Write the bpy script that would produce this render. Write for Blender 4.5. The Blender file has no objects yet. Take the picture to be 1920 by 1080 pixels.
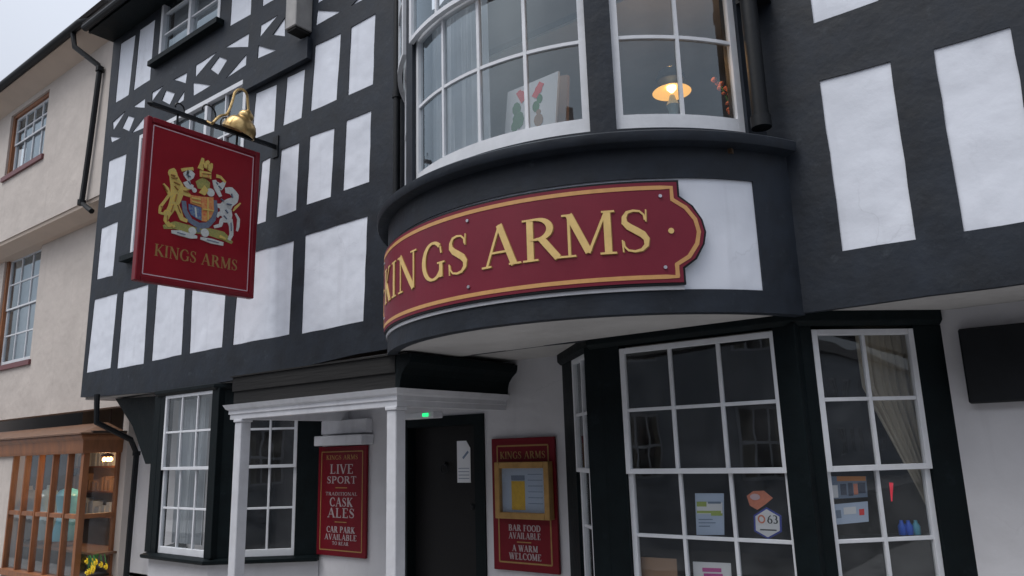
import bpy, bmesh, math, random
from math import sin, cos, pi, radians, sqrt, atan2, degrees
from mathutils import Vector, Matrix
from mathutils.geometry import tessellate_polygon
random.seed(7)
S = bpy.context.scene
COL = S.collection

# ------------------------------------------------------------------ camera, sky, sun, exposure
FPX, YAW, PITCH, ROLL = 1401.9, radians(37.16), radians(12.209), radians(-1.659)
CAM = Vector((0, 0, 1.6))
FW = Vector((-sin(YAW) * cos(PITCH), cos(YAW) * cos(PITCH), sin(PITCH)))
r0 = FW.cross(Vector((0, 0, 1))).normalized(); u0 = r0.cross(FW)
RT = r0 * cos(ROLL) + u0 * sin(ROLL); UP = -r0 * sin(ROLL) + u0 * cos(ROLL)
cd = bpy.data.cameras.new('camera'); cam = bpy.data.objects.new('camera', cd); COL.objects.link(cam)
cd.sensor_width = 36; cd.lens = FPX / 1920 * 36; cd.clip_end = 500; cd.clip_start = .05
cam.matrix_world = Matrix((( RT.x, UP.x, -FW.x, CAM.x), (RT.y, UP.y, -FW.y, CAM.y), (RT.z, UP.z, -FW.z, CAM.z), (0, 0, 0, 1)))
S.camera = cam
W = bpy.data.worlds.new('World'); S.world = W; W.use_nodes = True
nt = W.node_tree; bg = nt.nodes['Background']
sky = nt.nodes.new('ShaderNodeTexSky'); sky.sky_type = 'NISHITA'; sky.sun_disc = False
sky.sun_elevation = radians(48); sky.sun_rotation = radians(200); sky.dust_density = 3; sky.air_density = 1
hs = nt.nodes.new('ShaderNodeHueSaturation'); hs.inputs['Saturation'].default_value = .33
mx = nt.nodes.new('ShaderNodeMix'); mx.data_type = 'RGBA'; mx.inputs[0].default_value = .62
mx.inputs[7].default_value = (7.5, 8.05, 9.2, 1)       # even cloud cover over the clear sky
nt.links.new(sky.outputs[0], hs.inputs['Color']); nt.links.new(hs.outputs[0], mx.inputs[6]); 
tcw = nt.nodes.new('ShaderNodeTexCoord'); sx = nt.nodes.new('ShaderNodeSeparateXYZ'); mrw = nt.nodes.new('ShaderNodeMapRange')   # overcast: darker towards the horizon
mrw.inputs[1].default_value = 0; mrw.inputs[2].default_value = 1; mrw.inputs[3].default_value = .36; mrw.inputs[4].default_value = 1.12
clo = nt.nodes.new('ShaderNodeTexNoise'); clo.inputs['Scale'].default_value = 2.2; clo.inputs['Detail'].default_value = 5
mrc = nt.nodes.new('ShaderNodeMapRange'); mrc.inputs[3].default_value = .88; mrc.inputs[4].default_value = 1.1
mlt = nt.nodes.new('ShaderNodeMath'); mlt.operation = 'MULTIPLY'; vm = nt.nodes.new('ShaderNodeVectorMath'); vm.operation = 'SCALE'
nt.links.new(tcw.outputs['Generated'], sx.inputs[0]); nt.links.new(sx.outputs[2], mrw.inputs[0]); nt.links.new(tcw.outputs['Generated'], clo.inputs['Vector']); nt.links.new(clo.outputs['Fac'], mrc.inputs[0])
nt.links.new(mrw.outputs[0], mlt.inputs[0]); nt.links.new(mrc.outputs[0], mlt.inputs[1]); nt.links.new(mx.outputs[2], vm.inputs[0]); nt.links.new(mlt.outputs[0], vm.inputs['Scale']); nt.links.new(vm.outputs[0], bg.inputs[0])
bg.inputs[1].default_value = .138
sd = bpy.data.lights.new('sun', 'SUN'); sun = bpy.data.objects.new('sun', sd); COL.objects.link(sun)
sd.energy = 1.5; sd.angle = radians(36); sd.color = (1, .97, .93)
sun.rotation_euler = Vector((.15, .42, -1.0)).to_track_quat('-Z', 'Y').to_euler()
S.view_settings.view_transform = 'Standard'; S.view_settings.look = 'None'
S.view_settings.exposure = .38; S.view_settings.gamma = 1
S.render.engine = 'CYCLES'

# ------------------------------------------------------------------ points on the building's real planes
def ray(x, y): return FW + RT * ((x - 960) / FPX) - UP * ((y - 540) / FPX)
def atY(x, y, Y): d = ray(x, y); return CAM + d * (Y / d.y)
def atX(x, y, X): d = ray(x, y); return CAM + d * (X / d.x)
def atZ(x, y, Z): d = ray(x, y); return CAM + d * ((Z - 1.6) / d.z)

# ------------------------------------------------------------------ materials
def srgb(c):
    if isinstance(c, str): c = [int(c[i:i + 2], 16) / 255 for i in (0, 2, 4)]
    return [((v + .055) / 1.055) ** 2.4 if v > .04 else v / 12.92 for v in c]
def mat(name, col, rough=.6, bump=0, bscale=30, var=0, vscale=3, metal=0, stretch=(1, 1, 1), col2=None, emit=0, spec=.5, coat=0, streak=0, crack=0, wave=0, scuff=None):
    m = bpy.data.materials.new(name); m.use_nodes = True
    t = m.node_tree; N = t.nodes; L = t.links; b = N['Principled BSDF']
    c = srgb(col) if isinstance(col, str) else list(col)
    b.inputs['Base Color'].default_value = (*c, 1); b.inputs['Roughness'].default_value = rough
    b.inputs['Metallic'].default_value = metal; b.inputs['Specular IOR Level'].default_value = spec
    b.inputs['Coat Weight'].default_value = coat
    if bump or var or streak:
        tc = N.new('ShaderNodeTexCoord'); mp = N.new('ShaderNodeMapping'); mp.inputs['Scale'].default_value = stretch
        L.new(tc.outputs['Object'], mp.inputs[0])
    if var:
        n = N.new('ShaderNodeTexNoise'); n.inputs['Scale'].default_value = vscale; n.inputs['Detail'].default_value = 8; n.inputs['Roughness'].default_value = .62
        L.new(mp.outputs[0], n.inputs['Vector'])
        rp = N.new('ShaderNodeValToRGB'); rp.color_ramp.elements[0].position = .32; rp.color_ramp.elements[1].position = .68
        c2 = (srgb(col2) if isinstance(col2, str) else col2) or [v * (1 - var) for v in c]
        rp.color_ramp.elements[0].color = (*c2, 1); rp.color_ramp.elements[1].color = (*c, 1)
        L.new(n.outputs['Fac'], rp.inputs[0]); out = rp.outputs[0]
        if streak:
            n2 = N.new('ShaderNodeTexNoise'); n2.inputs['Scale'].default_value = 1; n2.inputs['Detail'].default_value = 6
            m2 = N.new('ShaderNodeMapping'); m2.inputs['Scale'].default_value = (9, 9, .7); L.new(tc.outputs['Object'], m2.inputs[0]); L.new(m2.outputs[0], n2.inputs['Vector'])
            r2 = N.new('ShaderNodeValToRGB'); r2.color_ramp.elements[0].position = .56; r2.color_ramp.elements[1].position = .8
            L.new(n2.outputs['Fac'], r2.inputs[0])
            mm = N.new('ShaderNodeMix'); mm.data_type = 'RGBA'; mm.inputs[7].default_value = (*[v * (1 - streak) for v in c], 1)
            L.new(r2.outputs[0], mm.inputs[0]); L.new(out, mm.inputs[6]); out = mm.outputs[2]
        if crack:
            nz = N.new('ShaderNodeTexNoise'); nz.inputs['Scale'].default_value = 2.2; nz.inputs['Detail'].default_value = 5
            va = N.new('ShaderNodeMixRGB'); va.blend_type = 'ADD'; va.inputs[0].default_value = .55
            L.new(tc.outputs['Object'], nz.inputs['Vector']); L.new(tc.outputs['Object'], va.inputs[1]); L.new(nz.outputs['Color'], va.inputs[2])
            vo = N.new('ShaderNodeTexVoronoi'); vo.feature = 'DISTANCE_TO_EDGE'; vo.inputs['Scale'].default_value = 1.3; L.new(va.outputs[0], vo.inputs['Vector'])
            r3 = N.new('ShaderNodeValToRGB'); r3.color_ramp.elements[0].color = (1, 1, 1, 1); r3.color_ramp.elements[0].position = .002; r3.color_ramp.elements[1].color = (0, 0, 0, 1); r3.color_ramp.elements[1].position = .007
            L.new(vo.outputs['Distance'], r3.inputs[0])
            mk = N.new('ShaderNodeMath'); mk.operation = 'MULTIPLY'; mk.inputs[1].default_value = crack; L.new(r3.outputs[0], mk.inputs[0])
            mk2 = N.new('ShaderNodeMath'); mk2.operation = 'MULTIPLY'; L.new(mk.outputs[0], mk2.inputs[0]); L.new(rp.outputs['Alpha'], mk2.inputs[1])
            nm = N.new('ShaderNodeTexNoise'); nm.inputs['Scale'].default_value = 1.1; L.new(tc.outputs['Object'], nm.inputs['Vector'])
            rm = N.new('ShaderNodeMapRange'); rm.inputs[1].default_value = .5; rm.inputs[2].default_value = .62; L.new(nm.outputs['Fac'], rm.inputs[0]); L.new(rm.outputs[0], mk2.inputs[1])
            m3 = N.new('ShaderNodeMix'); m3.data_type = 'RGBA'; m3.inputs[7].default_value = (*[v * .55 for v in c], 1)
            L.new(mk2.outputs[0], m3.inputs[0]); L.new(out, m3.inputs[6]); out = m3.outputs[2]
        if scuff:
            n5 = N.new('ShaderNodeTexNoise'); n5.inputs['Scale'].default_value = 7; n5.inputs['Detail'].default_value = 10; n5.inputs['Roughness'].default_value = .7; L.new(tc.outputs['Object'], n5.inputs['Vector'])
            r5 = N.new('ShaderNodeMapRange'); r5.inputs[1].default_value = .60; r5.inputs[2].default_value = .74; L.new(n5.outputs['Fac'], r5.inputs[0])
            m5 = N.new('ShaderNodeMix'); m5.data_type = 'RGBA'; m5.inputs[7].default_value = (*scuff, 1)
            L.new(r5.outputs[0], m5.inputs[0]); L.new(out, m5.inputs[6]); out = m5.outputs[2]
        L.new(out, b.inputs['Base Color'])
        mr = N.new('ShaderNodeMapRange'); mr.inputs[3].default_value = max(rough - .12, .03); mr.inputs[4].default_value = min(rough + .12, 1)
        L.new(n.outputs['Fac'], mr.inputs[0]); L.new(mr.outputs[0], b.inputs['Roughness'])
    if bump:
        n = N.new('ShaderNodeTexNoise'); n.inputs['Scale'].default_value = bscale; n.inputs['Detail'].default_value = 6
        L.new(mp.outputs[0], n.inputs['Vector'])
        bp = N.new('ShaderNodeBump'); bp.inputs['Strength'].default_value = 1; bp.inputs['Distance'].default_value = bump
        L.new(n.outputs['Fac'], bp.inputs['Height'])
        if wave:
            n4 = N.new('ShaderNodeTexNoise'); n4.inputs['Scale'].default_value = 2.2; n4.inputs['Detail'].default_value = 2
            L.new(tc.outputs['Object'], n4.inputs['Vector']); b4 = N.new('ShaderNodeBump'); b4.inputs['Strength'].default_value = 1; b4.inputs['Distance'].default_value = wave
            L.new(n4.outputs['Fac'], b4.inputs['Height']); L.new(b4.outputs[0], bp.inputs['Normal'])
        L.new(bp.outputs[0], b.inputs['Normal'])
    if emit:
        b.inputs['Emission Color'].default_value = (*c, 1); b.inputs['Emission Strength'].default_value = emit
    return m
def glass_mat(name, tint=.82, ior=1.6, wav=.0009, rough=.01, tintg=(.92, .97, 1)):
    m = bpy.data.materials.new(name); m.use_nodes = True
    t = m.node_tree; N = t.nodes; L = t.links; N.remove(N['Principled BSDF']); out = N['Material Output']
    tr = N.new('ShaderNodeBsdfTransparent'); tr.inputs[0].default_value = (tint, tint * 1.01, tint, 1)
    gl = N.new('ShaderNodeBsdfGlossy'); gl.inputs['Roughness'].default_value = rough; gl.inputs[0].default_value = (*tintg, 1)
    ge = N.new('ShaderNodeNewGeometry'); dt = N.new('ShaderNodeVectorMath'); dt.operation = 'DOT_PRODUCT'
    L.new(ge.outputs['Incoming'], dt.inputs[0]); L.new(ge.outputs['Normal'], dt.inputs[1])
    def mth(op, a, b=None):
        k = N.new('ShaderNodeMath'); k.operation = op; k.use_clamp = op == 'SUBTRACT'
        for i, v in enumerate((a, b)):
            if v is None: continue
            if isinstance(v, (int, float)): k.inputs[i].default_value = v
            else: L.new(v, k.inputs[i])
        return k.outputs[0]
    r0_ = ((ior - 1) / (ior + 1)) ** 2 * 1.6
    fac = mth('ADD', mth('MULTIPLY', mth('POWER', mth('SUBTRACT', 1.0, mth('ABSOLUTE', dt.outputs['Value'])), 4.0), 1 - r0_), r0_)
    mxs = N.new('ShaderNodeMixShader')
    tc = N.new('ShaderNodeTexCoord'); n = N.new('ShaderNodeTexNoise'); n.inputs['Scale'].default_value = 3.5; n.inputs['Detail'].default_value = 1
    bp = N.new('ShaderNodeBump'); bp.inputs['Strength'].default_value = 1; bp.inputs['Distance'].default_value = wav
    L.new(tc.outputs['Object'], n.inputs['Vector']); L.new(n.outputs['Fac'], bp.inputs['Height']); L.new(bp.outputs[0], gl.inputs['Normal'])
    L.new(fac, mxs.inputs[0]); L.new(tr.outputs[0], mxs.inputs[1]); L.new(gl.outputs[0], mxs.inputs[2])
    df_ = N.new('ShaderNodeBsdfDiffuse'); df_.inputs[0].default_value = (.55, .57, .6, 1); m2_ = N.new('ShaderNodeMixShader')
    n2 = N.new('ShaderNodeTexNoise'); n2.inputs['Scale'].default_value = 4; n2.inputs['Detail'].default_value = 6; L.new(tc.outputs['Object'], n2.inputs['Vector'])
    mr_ = N.new('ShaderNodeMapRange'); mr_.inputs[1].default_value = .35; mr_.inputs[2].default_value = .75; mr_.inputs[3].default_value = .008; mr_.inputs[4].default_value = .075
    L.new(n2.outputs['Fac'], mr_.inputs[0]); L.new(mr_.outputs[0], m2_.inputs[0]); L.new(mxs.outputs[0], m2_.inputs[1]); L.new(df_.outputs[0], m2_.inputs[2]); L.new(m2_.outputs[0], out.inputs[0])
    return m
M = {
 'timber': mat('black_timber_paint', (.0165, .0235, .036), .6, .003, 20, .55, 4, spec=.35, wave=.016, scuff=(.036, .045, .058), streak=.3),
 'timber2': mat('black_joinery_paint', (.0038, .0085, .0105), .55, .003, 22, .4, 6, spec=.14, scuff=(.010, .016, .02)),
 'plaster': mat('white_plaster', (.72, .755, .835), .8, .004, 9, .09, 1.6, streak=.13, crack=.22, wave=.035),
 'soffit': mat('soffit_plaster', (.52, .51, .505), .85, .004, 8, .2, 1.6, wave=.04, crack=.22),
 'wallwhite': mat('white_masonry_paint', (.60, .60, .63), .75, .004, 10, .12, 2.0, streak=.16, crack=.2, wave=.03),
 'white': mat('white_gloss_paint', (.72, .74, .78), .38, .0015, 30, .14, 5, streak=.14),
 'white2': mat('white_porch_paint', (.66, .67, .71), .42, .0015, 25, .14, 7, streak=.2),
 'cream': mat('cream_render', (.57, .515, .475), .85, .004, 12, .16, 1.1, streak=.16, crack=.22, wave=.03),
 'creamtrim': mat('cream_trim', (.60, .50, .42), .8, .003, 12, .1, 2),
 'orange': mat('stained_orange_wood', (.32, .125, .05), .5, .002, 30, .45, 8, stretch=(1, 1, .25)),
 'brown': mat('stained_brown_wood', (.20, .10, .055), .5, .002, 30, .5, 7, stretch=(1, 1, .25)),
 'maroonsill': mat('maroon_sill', (.17, .055, .06), .5, .001, 20, .2, 6),
 'black': mat('black_metal', (.009, .011, .014), .5, .0015, 30, .35, 8, spec=.25),
 'roof': mat('roof_tile', (.05, .045, .045), .8, .01, 12, .4, 9),
 'lead': mat('weathered_lead_boards', (.0085, .008, .008), .85, .006, 10, .45, 6, stretch=(.3, 1, 4)),
 'brass': mat('aged_brass', (.62, .44, .20), .33, .0015, 25, .3, 14, metal=.9, col2=(.36, .24, .10)),
 'red': mat('crimson_sign_paint', (.27, .006, .016), .45, 0, 30, .15, 3, spec=.25),
 'reddark': mat('crimson_frame_paint', (.19, .005, .014), .4, .001, 30, .2, 8, spec=.3),
 'burg': mat('burgundy_sign_paint', (.185, .014, .032), .5, .0005, 50, .15, 3, spec=.3),
 'burg2': mat('burgundy_board_paint', (.155, .004, .012), .45, .0005, 50, .15, 3, spec=.25),
 'gold': mat('gold_leaf_paint', (.76, .53, .20), .45, 0, 30, .14, 18),
 'goldline': mat('orange_gold_line', (.62, .33, .12), .45, 0, 30, .15, 18),
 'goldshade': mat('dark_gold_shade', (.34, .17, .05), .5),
 'goldtxt': mat('faded_gold_lettering', (.34, .19, .06), .5, 0, 30, .2, 20),
 'palepink': mat('pale_pink_line', (.62, .45, .50), .5),
 'offwhite': mat('cream_white_lettering', (.36, .31, .32), .5),
 'grey': mat('pale_grey_painted_metal', (.36, .35, .34), .5, .001, 30, .25, 6, streak=.35),
 'bolt': mat('steel_bolt', (.55, .55, .6), .35, metal=.8),
 'glass': glass_mat('window_glass', .86, 1.55),
 'glass_up': glass_mat('bow_window_glass', .80, 1.72, tintg=(.78, .92, 1.0)),
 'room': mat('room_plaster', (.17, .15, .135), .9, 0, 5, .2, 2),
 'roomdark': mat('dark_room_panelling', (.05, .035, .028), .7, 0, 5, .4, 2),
 'floor': mat('floor_boards', (.10, .06, .035), .6, 0, 5, .3, 4),
 'curtain': mat('beige_curtain_cloth', (.50, .45, .36), .9, .002, 60, .15, 5),
 'net': mat('grey_net_curtain', (.48, .52, .57), .9, .002, 60, .15, 5),
 'paper': mat('white_paper', (.72, .74, .78), .6),
 'paperblue': mat('pale_blue_paper', (.45, .55, .72), .6),
 'green': mat('leaf_green', (.03, .20, .03), .7, 0, 5, .4, 30),
 'lime': mat('lime_print', (.35, .45, .10), .6),
 'yellow': mat('yellow_print', (.80, .50, .04), .6, 0, 5, .2, 30),
 'petal': mat('daffodil_petal', (.85, .62, .03), .6),
 'redprint': mat('red_print', (.75, .03, .03), .6),
 'pink': mat('pink_print', (.50, .06, .30), .6),
 'coral': mat('coral_print', (.70, .22, .12), .6, 0, 5, .2, 40),
 'blue': mat('blue_print', (.03, .05, .35), .5),
 'bluebright': mat('bright_blue_plastic', (.02, .13, .75), .35),
 'cyan': mat('cyan_plastic', (.10, .45, .62), .35),
 'navy': mat('navy_print', (.02, .035, .08), .6),
 'ink': mat('dark_ink', (.03, .035, .04), .6),
 'greyblue': mat('grey_blue_print', (.16, .22, .32), .6),
 'orangeprint': mat('orange_print', (.60, .22, .03), .6),
 'oak': mat('oak_frame', (.42, .24, .07), .45, .001, 30, .3, 12),
 'card': mat('brown_cardboard', (.33, .20, .12), .8, 0, 5, .15, 6),
 'shieldblue': mat('heraldic_blue', (.03, .04, .30), .5, 0, 5, .4, 40, col2=(.2, .3, .3)),
 'shieldred': mat('heraldic_orange_red', (.62, .14, .06), .5, 0, 5, .35, 40, col2=(.65, .38, .12)),
 'garter': mat('heraldic_slate', (.16, .20, .28), .5, 0, 5, .3, 40),
 'heraldgold': mat('heraldic_gold', (.72, .50, .10), .5, 0, 5, .35, 60, col2=(.5, .42, .15)),
 'heraldwhite': mat('heraldic_white', (.66, .68, .66), .5, 0, 5, .25, 60),
 'heraldgreen': mat('heraldic_green', (.22, .25, .08), .5, 0, 5, .5, 50, col2=(.42, .36, .10)),
 'doorpaint': mat('dark_door_paint', (.0085, .0085, .0095), .5, .0015, 20, .25, 5, spec=.25),
 'asphalt': mat('asphalt', (.17, .17, .17), .9, .01, 60, .3, 4),
 'paving': mat('paving_stone', (.44, .43, .42), .85, .01, 20, .3, 3),
 'brick': mat('red_brick_wall', (.13, .07, .055), .85, .008, 20, .35, 6),
 'render': mat('pale_render', (.33, .36, .40), .85, .005, 10, .15, 2),
 'shade': mat('lit_lamp_shade', (1.0, .52, .12), .5, emit=.85),
 'bulb': mat('lit_bulb', (1.0, .80, .45), .5, emit=3),
 'ledgreen': mat('green_indicator', (.02, .8, .22), .5, emit=1.1),
 'ledred': mat('red_light_strip', (.7, .02, .05), .5, emit=.5),
 'shoplight': mat('shop_bulb', (1.0, .50, .16), .5, emit=9),
 'glassblue': mat('clear_lamp_base', (.35, .50, .55), .1, spec=.8),
}

# ------------------------------------------------------------------ mesh building
class MB:
    def __init__(s): s.v = []; s.f = []
    def add(s, vs, fs):
        o = len(s.v); s.v += [Vector(p) for p in vs]; s.f += [tuple(i + o for i in f) for f in fs]
    def box(s, x0, x1, y0, y1, z0, z1):
        s.add([(x0, y0, z0), (x1, y0, z0), (x1, y1, z0), (x0, y1, z0), (x0, y0, z1), (x1, y0, z1), (x1, y1, z1), (x0, y1, z1)],
              [(0, 3, 2, 1), (4, 5, 6, 7), (0, 1, 5, 4), (1, 2, 6, 5), (2, 3, 7, 6), (3, 0, 4, 7)])
    def prism(s, pts, ext):                     # planar polygon pushed along ext
        n = len(pts); e = Vector(ext); a = [Vector(p) for p in pts]; b = [p + e for p in a]
        s.add(a + b, [tuple(range(n)), tuple(range(2 * n - 1, n - 1, -1))] + [(i, i + n, (i + 1) % n + n, (i + 1) % n) for i in range(n)])
    def mbox(s, m, u0, u1, z0, z1, n0, n1, seg=1):   # box in a mapped (u, z, n) space
        for i in range(seg):
            a = u0 + (u1 - u0) * i / seg; b = u0 + (u1 - u0) * (i + 1) / seg
            P = [m(a, z0, n0), m(b, z0, n0), m(b, z0, n1), m(a, z0, n1), m(a, z1, n0), m(b, z1, n0), m(b, z1, n1), m(a, z1, n1)]
            F = [(0, 3, 2, 1), (4, 5, 6, 7), (0, 1, 5, 4), (2, 3, 7, 6)]
            if i == 0: F.append((3, 0, 4, 7))
            if i == seg - 1: F.append((1, 2, 6, 5))
            s.add(P, F)
    def msheet(s, m, u0, u1, z0, z1, n, seg=1):      # single pane of glass
        for i in range(seg):
            a = u0 + (u1 - u0) * i / seg; b = u0 + (u1 - u0) * (i + 1) / seg
            if i == 0: s.add([m(a, z0, n), m(a, z1, n)], [])
            k = len(s.v); s.add([m(b, z0, n), m(b, z1, n)], [(-2, 0, 1, -1)])
    def strip(s, m, L, R, n0, n1):              # closed strip between two edge lists (u, v)
        k = len(L); V = []
        for n in (n0, n1):
            for a, b in zip(L, R): V += [m(a[0], a[1], n), m(b[0], b[1], n)]
        o = 2 * k; F = []
        for i in range(k - 1):
            F.append((2 * i, 2 * i + 1, 2 * i + 3, 2 * i + 2)); F.append((o + 2 * i, o + 2 * i + 2, o + 2 * i + 3, o + 2 * i + 1))
            F.append((2 * i, 2 * i + 2, o + 2 * i + 2, o + 2 * i)); F.append((2 * i + 1, o + 2 * i + 1, o + 2 * i + 3, 2 * i + 3))
        F += [(0, o, o + 1, 1), (2 * k - 2, 2 * k - 1, o + 2 * k - 1, o + 2 * k - 2)]
        s.add(V, F)
    def band(s, m, pts, wid, n0, n1):           # stroke of varying width in mapped (u, v)
        if not isinstance(wid, (list, tuple)): wid = [wid] * len(pts)
        L = []; R = []
        for i, p in enumerate(pts):
            a = pts[max(i - 1, 0)]; b = pts[min(i + 1, len(pts) - 1)]
            d = Vector((b[0] - a[0], b[1] - a[1])); d = d.normalized() if d.length else Vector((1, 0)); q = Vector((-d.y, d.x)) * wid[i] / 2
            L.append((p[0] + q.x, p[1] + q.y)); R.append((p[0] - q.x, p[1] - q.y))
        s.strip(m, L, R, n0, n1)
    def poly(s, m, pts, n0, n1):
        tri = tessellate_polygon([[Vector((p[0], p[1], 0)) for p in pts]]); k = len(pts)
        V = [m(p[0], p[1], n1) for p in pts] + [m(p[0], p[1], n0) for p in pts]
        s.add(V, [tuple(t) for t in tri] + [tuple(i + k for i in reversed(t)) for t in tri] + [(i, (i + 1) % k, (i + 1) % k + k, i + k) for i in range(k)])
    def disc(s, m, c, r, n0, n1, k=14, ry=None):
        s.poly(m, [(c[0] + r * cos(2 * pi * i / k), c[1] + (ry or r) * sin(2 * pi * i / k)) for i in range(k)], n0, n1)
    def tube(s, path, r, k=8, caps=True):
        P = [Vector(p) for p in path]; rs = r if isinstance(r, (list, tuple)) else [r] * len(P); V = []; F = []
        prev = None
        for i, p in enumerate(P):
            d = (P[min(i + 1, len(P) - 1)] - P[max(i - 1, 0)]).normalized()
            if prev is None: a = d.orthogonal().normalized()
            else: a = (prev - d * prev.dot(d)).normalized()
            prev = a; b = d.cross(a)
            V += [p + (a * cos(2 * pi * j / k) + b * sin(2 * pi * j / k)) * rs[i] for j in range(k)]
        for i in range(len(P) - 1):
            for j in range(k): F.append((i * k + j, i * k + (j + 1) % k, (i + 1) * k + (j + 1) % k, (i + 1) * k + j))
        if caps: F += [tuple(range(k))[::-1], tuple((len(P) - 1) * k + j for j in range(k))]
        s.add(V, F)
    def lathe(s, prof, c, k=20, axis=(0, 0, 1)):     # prof: (radius, height)
        ax = Vector(axis).normalized(); a = ax.orthogonal().normalized(); b = ax.cross(a); c = Vector(c); V = []; F = []
        for r, h in prof: V += [c + ax * h + (a * cos(2 * pi * j / k) + b * sin(2 * pi * j / k)) * max(r, .0005) for j in range(k)]
        for i in range(len(prof) - 1):
            for j in range(k): F.append((i * k + j, i * k + (j + 1) % k, (i + 1) * k + (j + 1) % k, (i + 1) * k + j))
        F += [tuple(range(k))[::-1], tuple((len(prof) - 1) * k + j for j in range(k))]
        s.add(V, F)
    def sweep(s, path, prof):                    # moulding: profile (out, z) swept along a plan path with mitred corners
        P = [Vector((p[0], p[1])) for p in path]; V = []; k = len(prof); F = []
        for i, p in enumerate(P):
            d1 = (P[i] - P[i - 1]).normalized() if i else (P[1] - P[0]).normalized()
            d2 = (P[i + 1] - P[i]).normalized() if i < len(P) - 1 else d1
            n1 = Vector((d1.y, -d1.x)); n2 = Vector((d2.y, -d2.x)); n = (n1 + n2); n = n / n.dot(n1) if n.length else n1
            for o, z in prof: V.append((p.x + n.x * o, p.y + n.y * o, z))
        for i in range(len(P) - 1):
            for j in range(k): F.append((i * k + j, (i + 1) * k + j, (i + 1) * k + (j + 1) % k, i * k + (j + 1) % k))
        F += [tuple(range(k)), tuple((len(P) - 1) * k + j for j in range(k - 1, -1, -1))]
        s.add(V, F)
    def build(s, name, m, parent=None, smooth=False, bevel=0, label=None):
        me = bpy.data.meshes.new(name); org = Vector((0, 0, 0))
        if parent is None and s.v: org = sum(s.v, Vector()) / len(s.v); org.z = min(v.z for v in s.v)
        me.from_pydata([v - org for v in s.v], [], s.f); me.materials.append(M[m] if isinstance(m, str) else m)
        bm = bmesh.new(); bm.from_mesh(me); bmesh.ops.recalc_face_normals(bm, faces=bm.faces)
        if bevel: bmesh.ops.bevel(bm, geom=[e for e in bm.edges if e.is_manifold and e.calc_face_angle(0) > .6], offset=bevel, segments=1, affect='EDGES', clamp_overlap=True)
        bm.to_mesh(me); bm.free()
        if smooth:
            me.polygons.foreach_set('use_smooth', [True] * len(me.polygons)); me.set_sharp_from_angle(angle=radians(38))
        o = bpy.data.objects.new(name, me); COL.objects.link(o); o.location = org
        if parent is not None:
            o.parent = parent
            base = Vector(parent.get('_org', (0, 0, 0))); o.location = org - base
            o['_org'] = tuple(org)
        else: o['_org'] = tuple(org)
        if label: o['label'] = label
        return o
def tag(o, label, cat, group=None):
    o['label'] = label; o['category'] = cat
    if group: o['group'] = group
    return o
def empty(name, loc, label, cat, group=None):
    o = bpy.data.objects.new(name, None); COL.objects.link(o); o.location = loc; o['_org'] = tuple(loc); o.empty_display_size = .2
    return tag(o, label, cat, group)
def structure(o): o['kind'] = 'structure'; return o
def flat(A, B):          # mapping along the plan line A->B (seen left to right from the street); n is towards the street
    A = Vector((A[0], A[1])); B = Vector((B[0], B[1])); d = (B - A).normalized(); n = Vector((d.y, -d.x))
    return lambda u, z, k: Vector((A.x + d.x * u + n.x * k, A.y + d.y * u + n.y * k, z))
BC = Vector((-3.12, 5.604))   # centre of the bow in plan
def bow(R): return lambda u, z, k: Vector((BC.x + (R + k) * sin(u / R), BC.y - (R + k) * cos(u / R), z))

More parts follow.
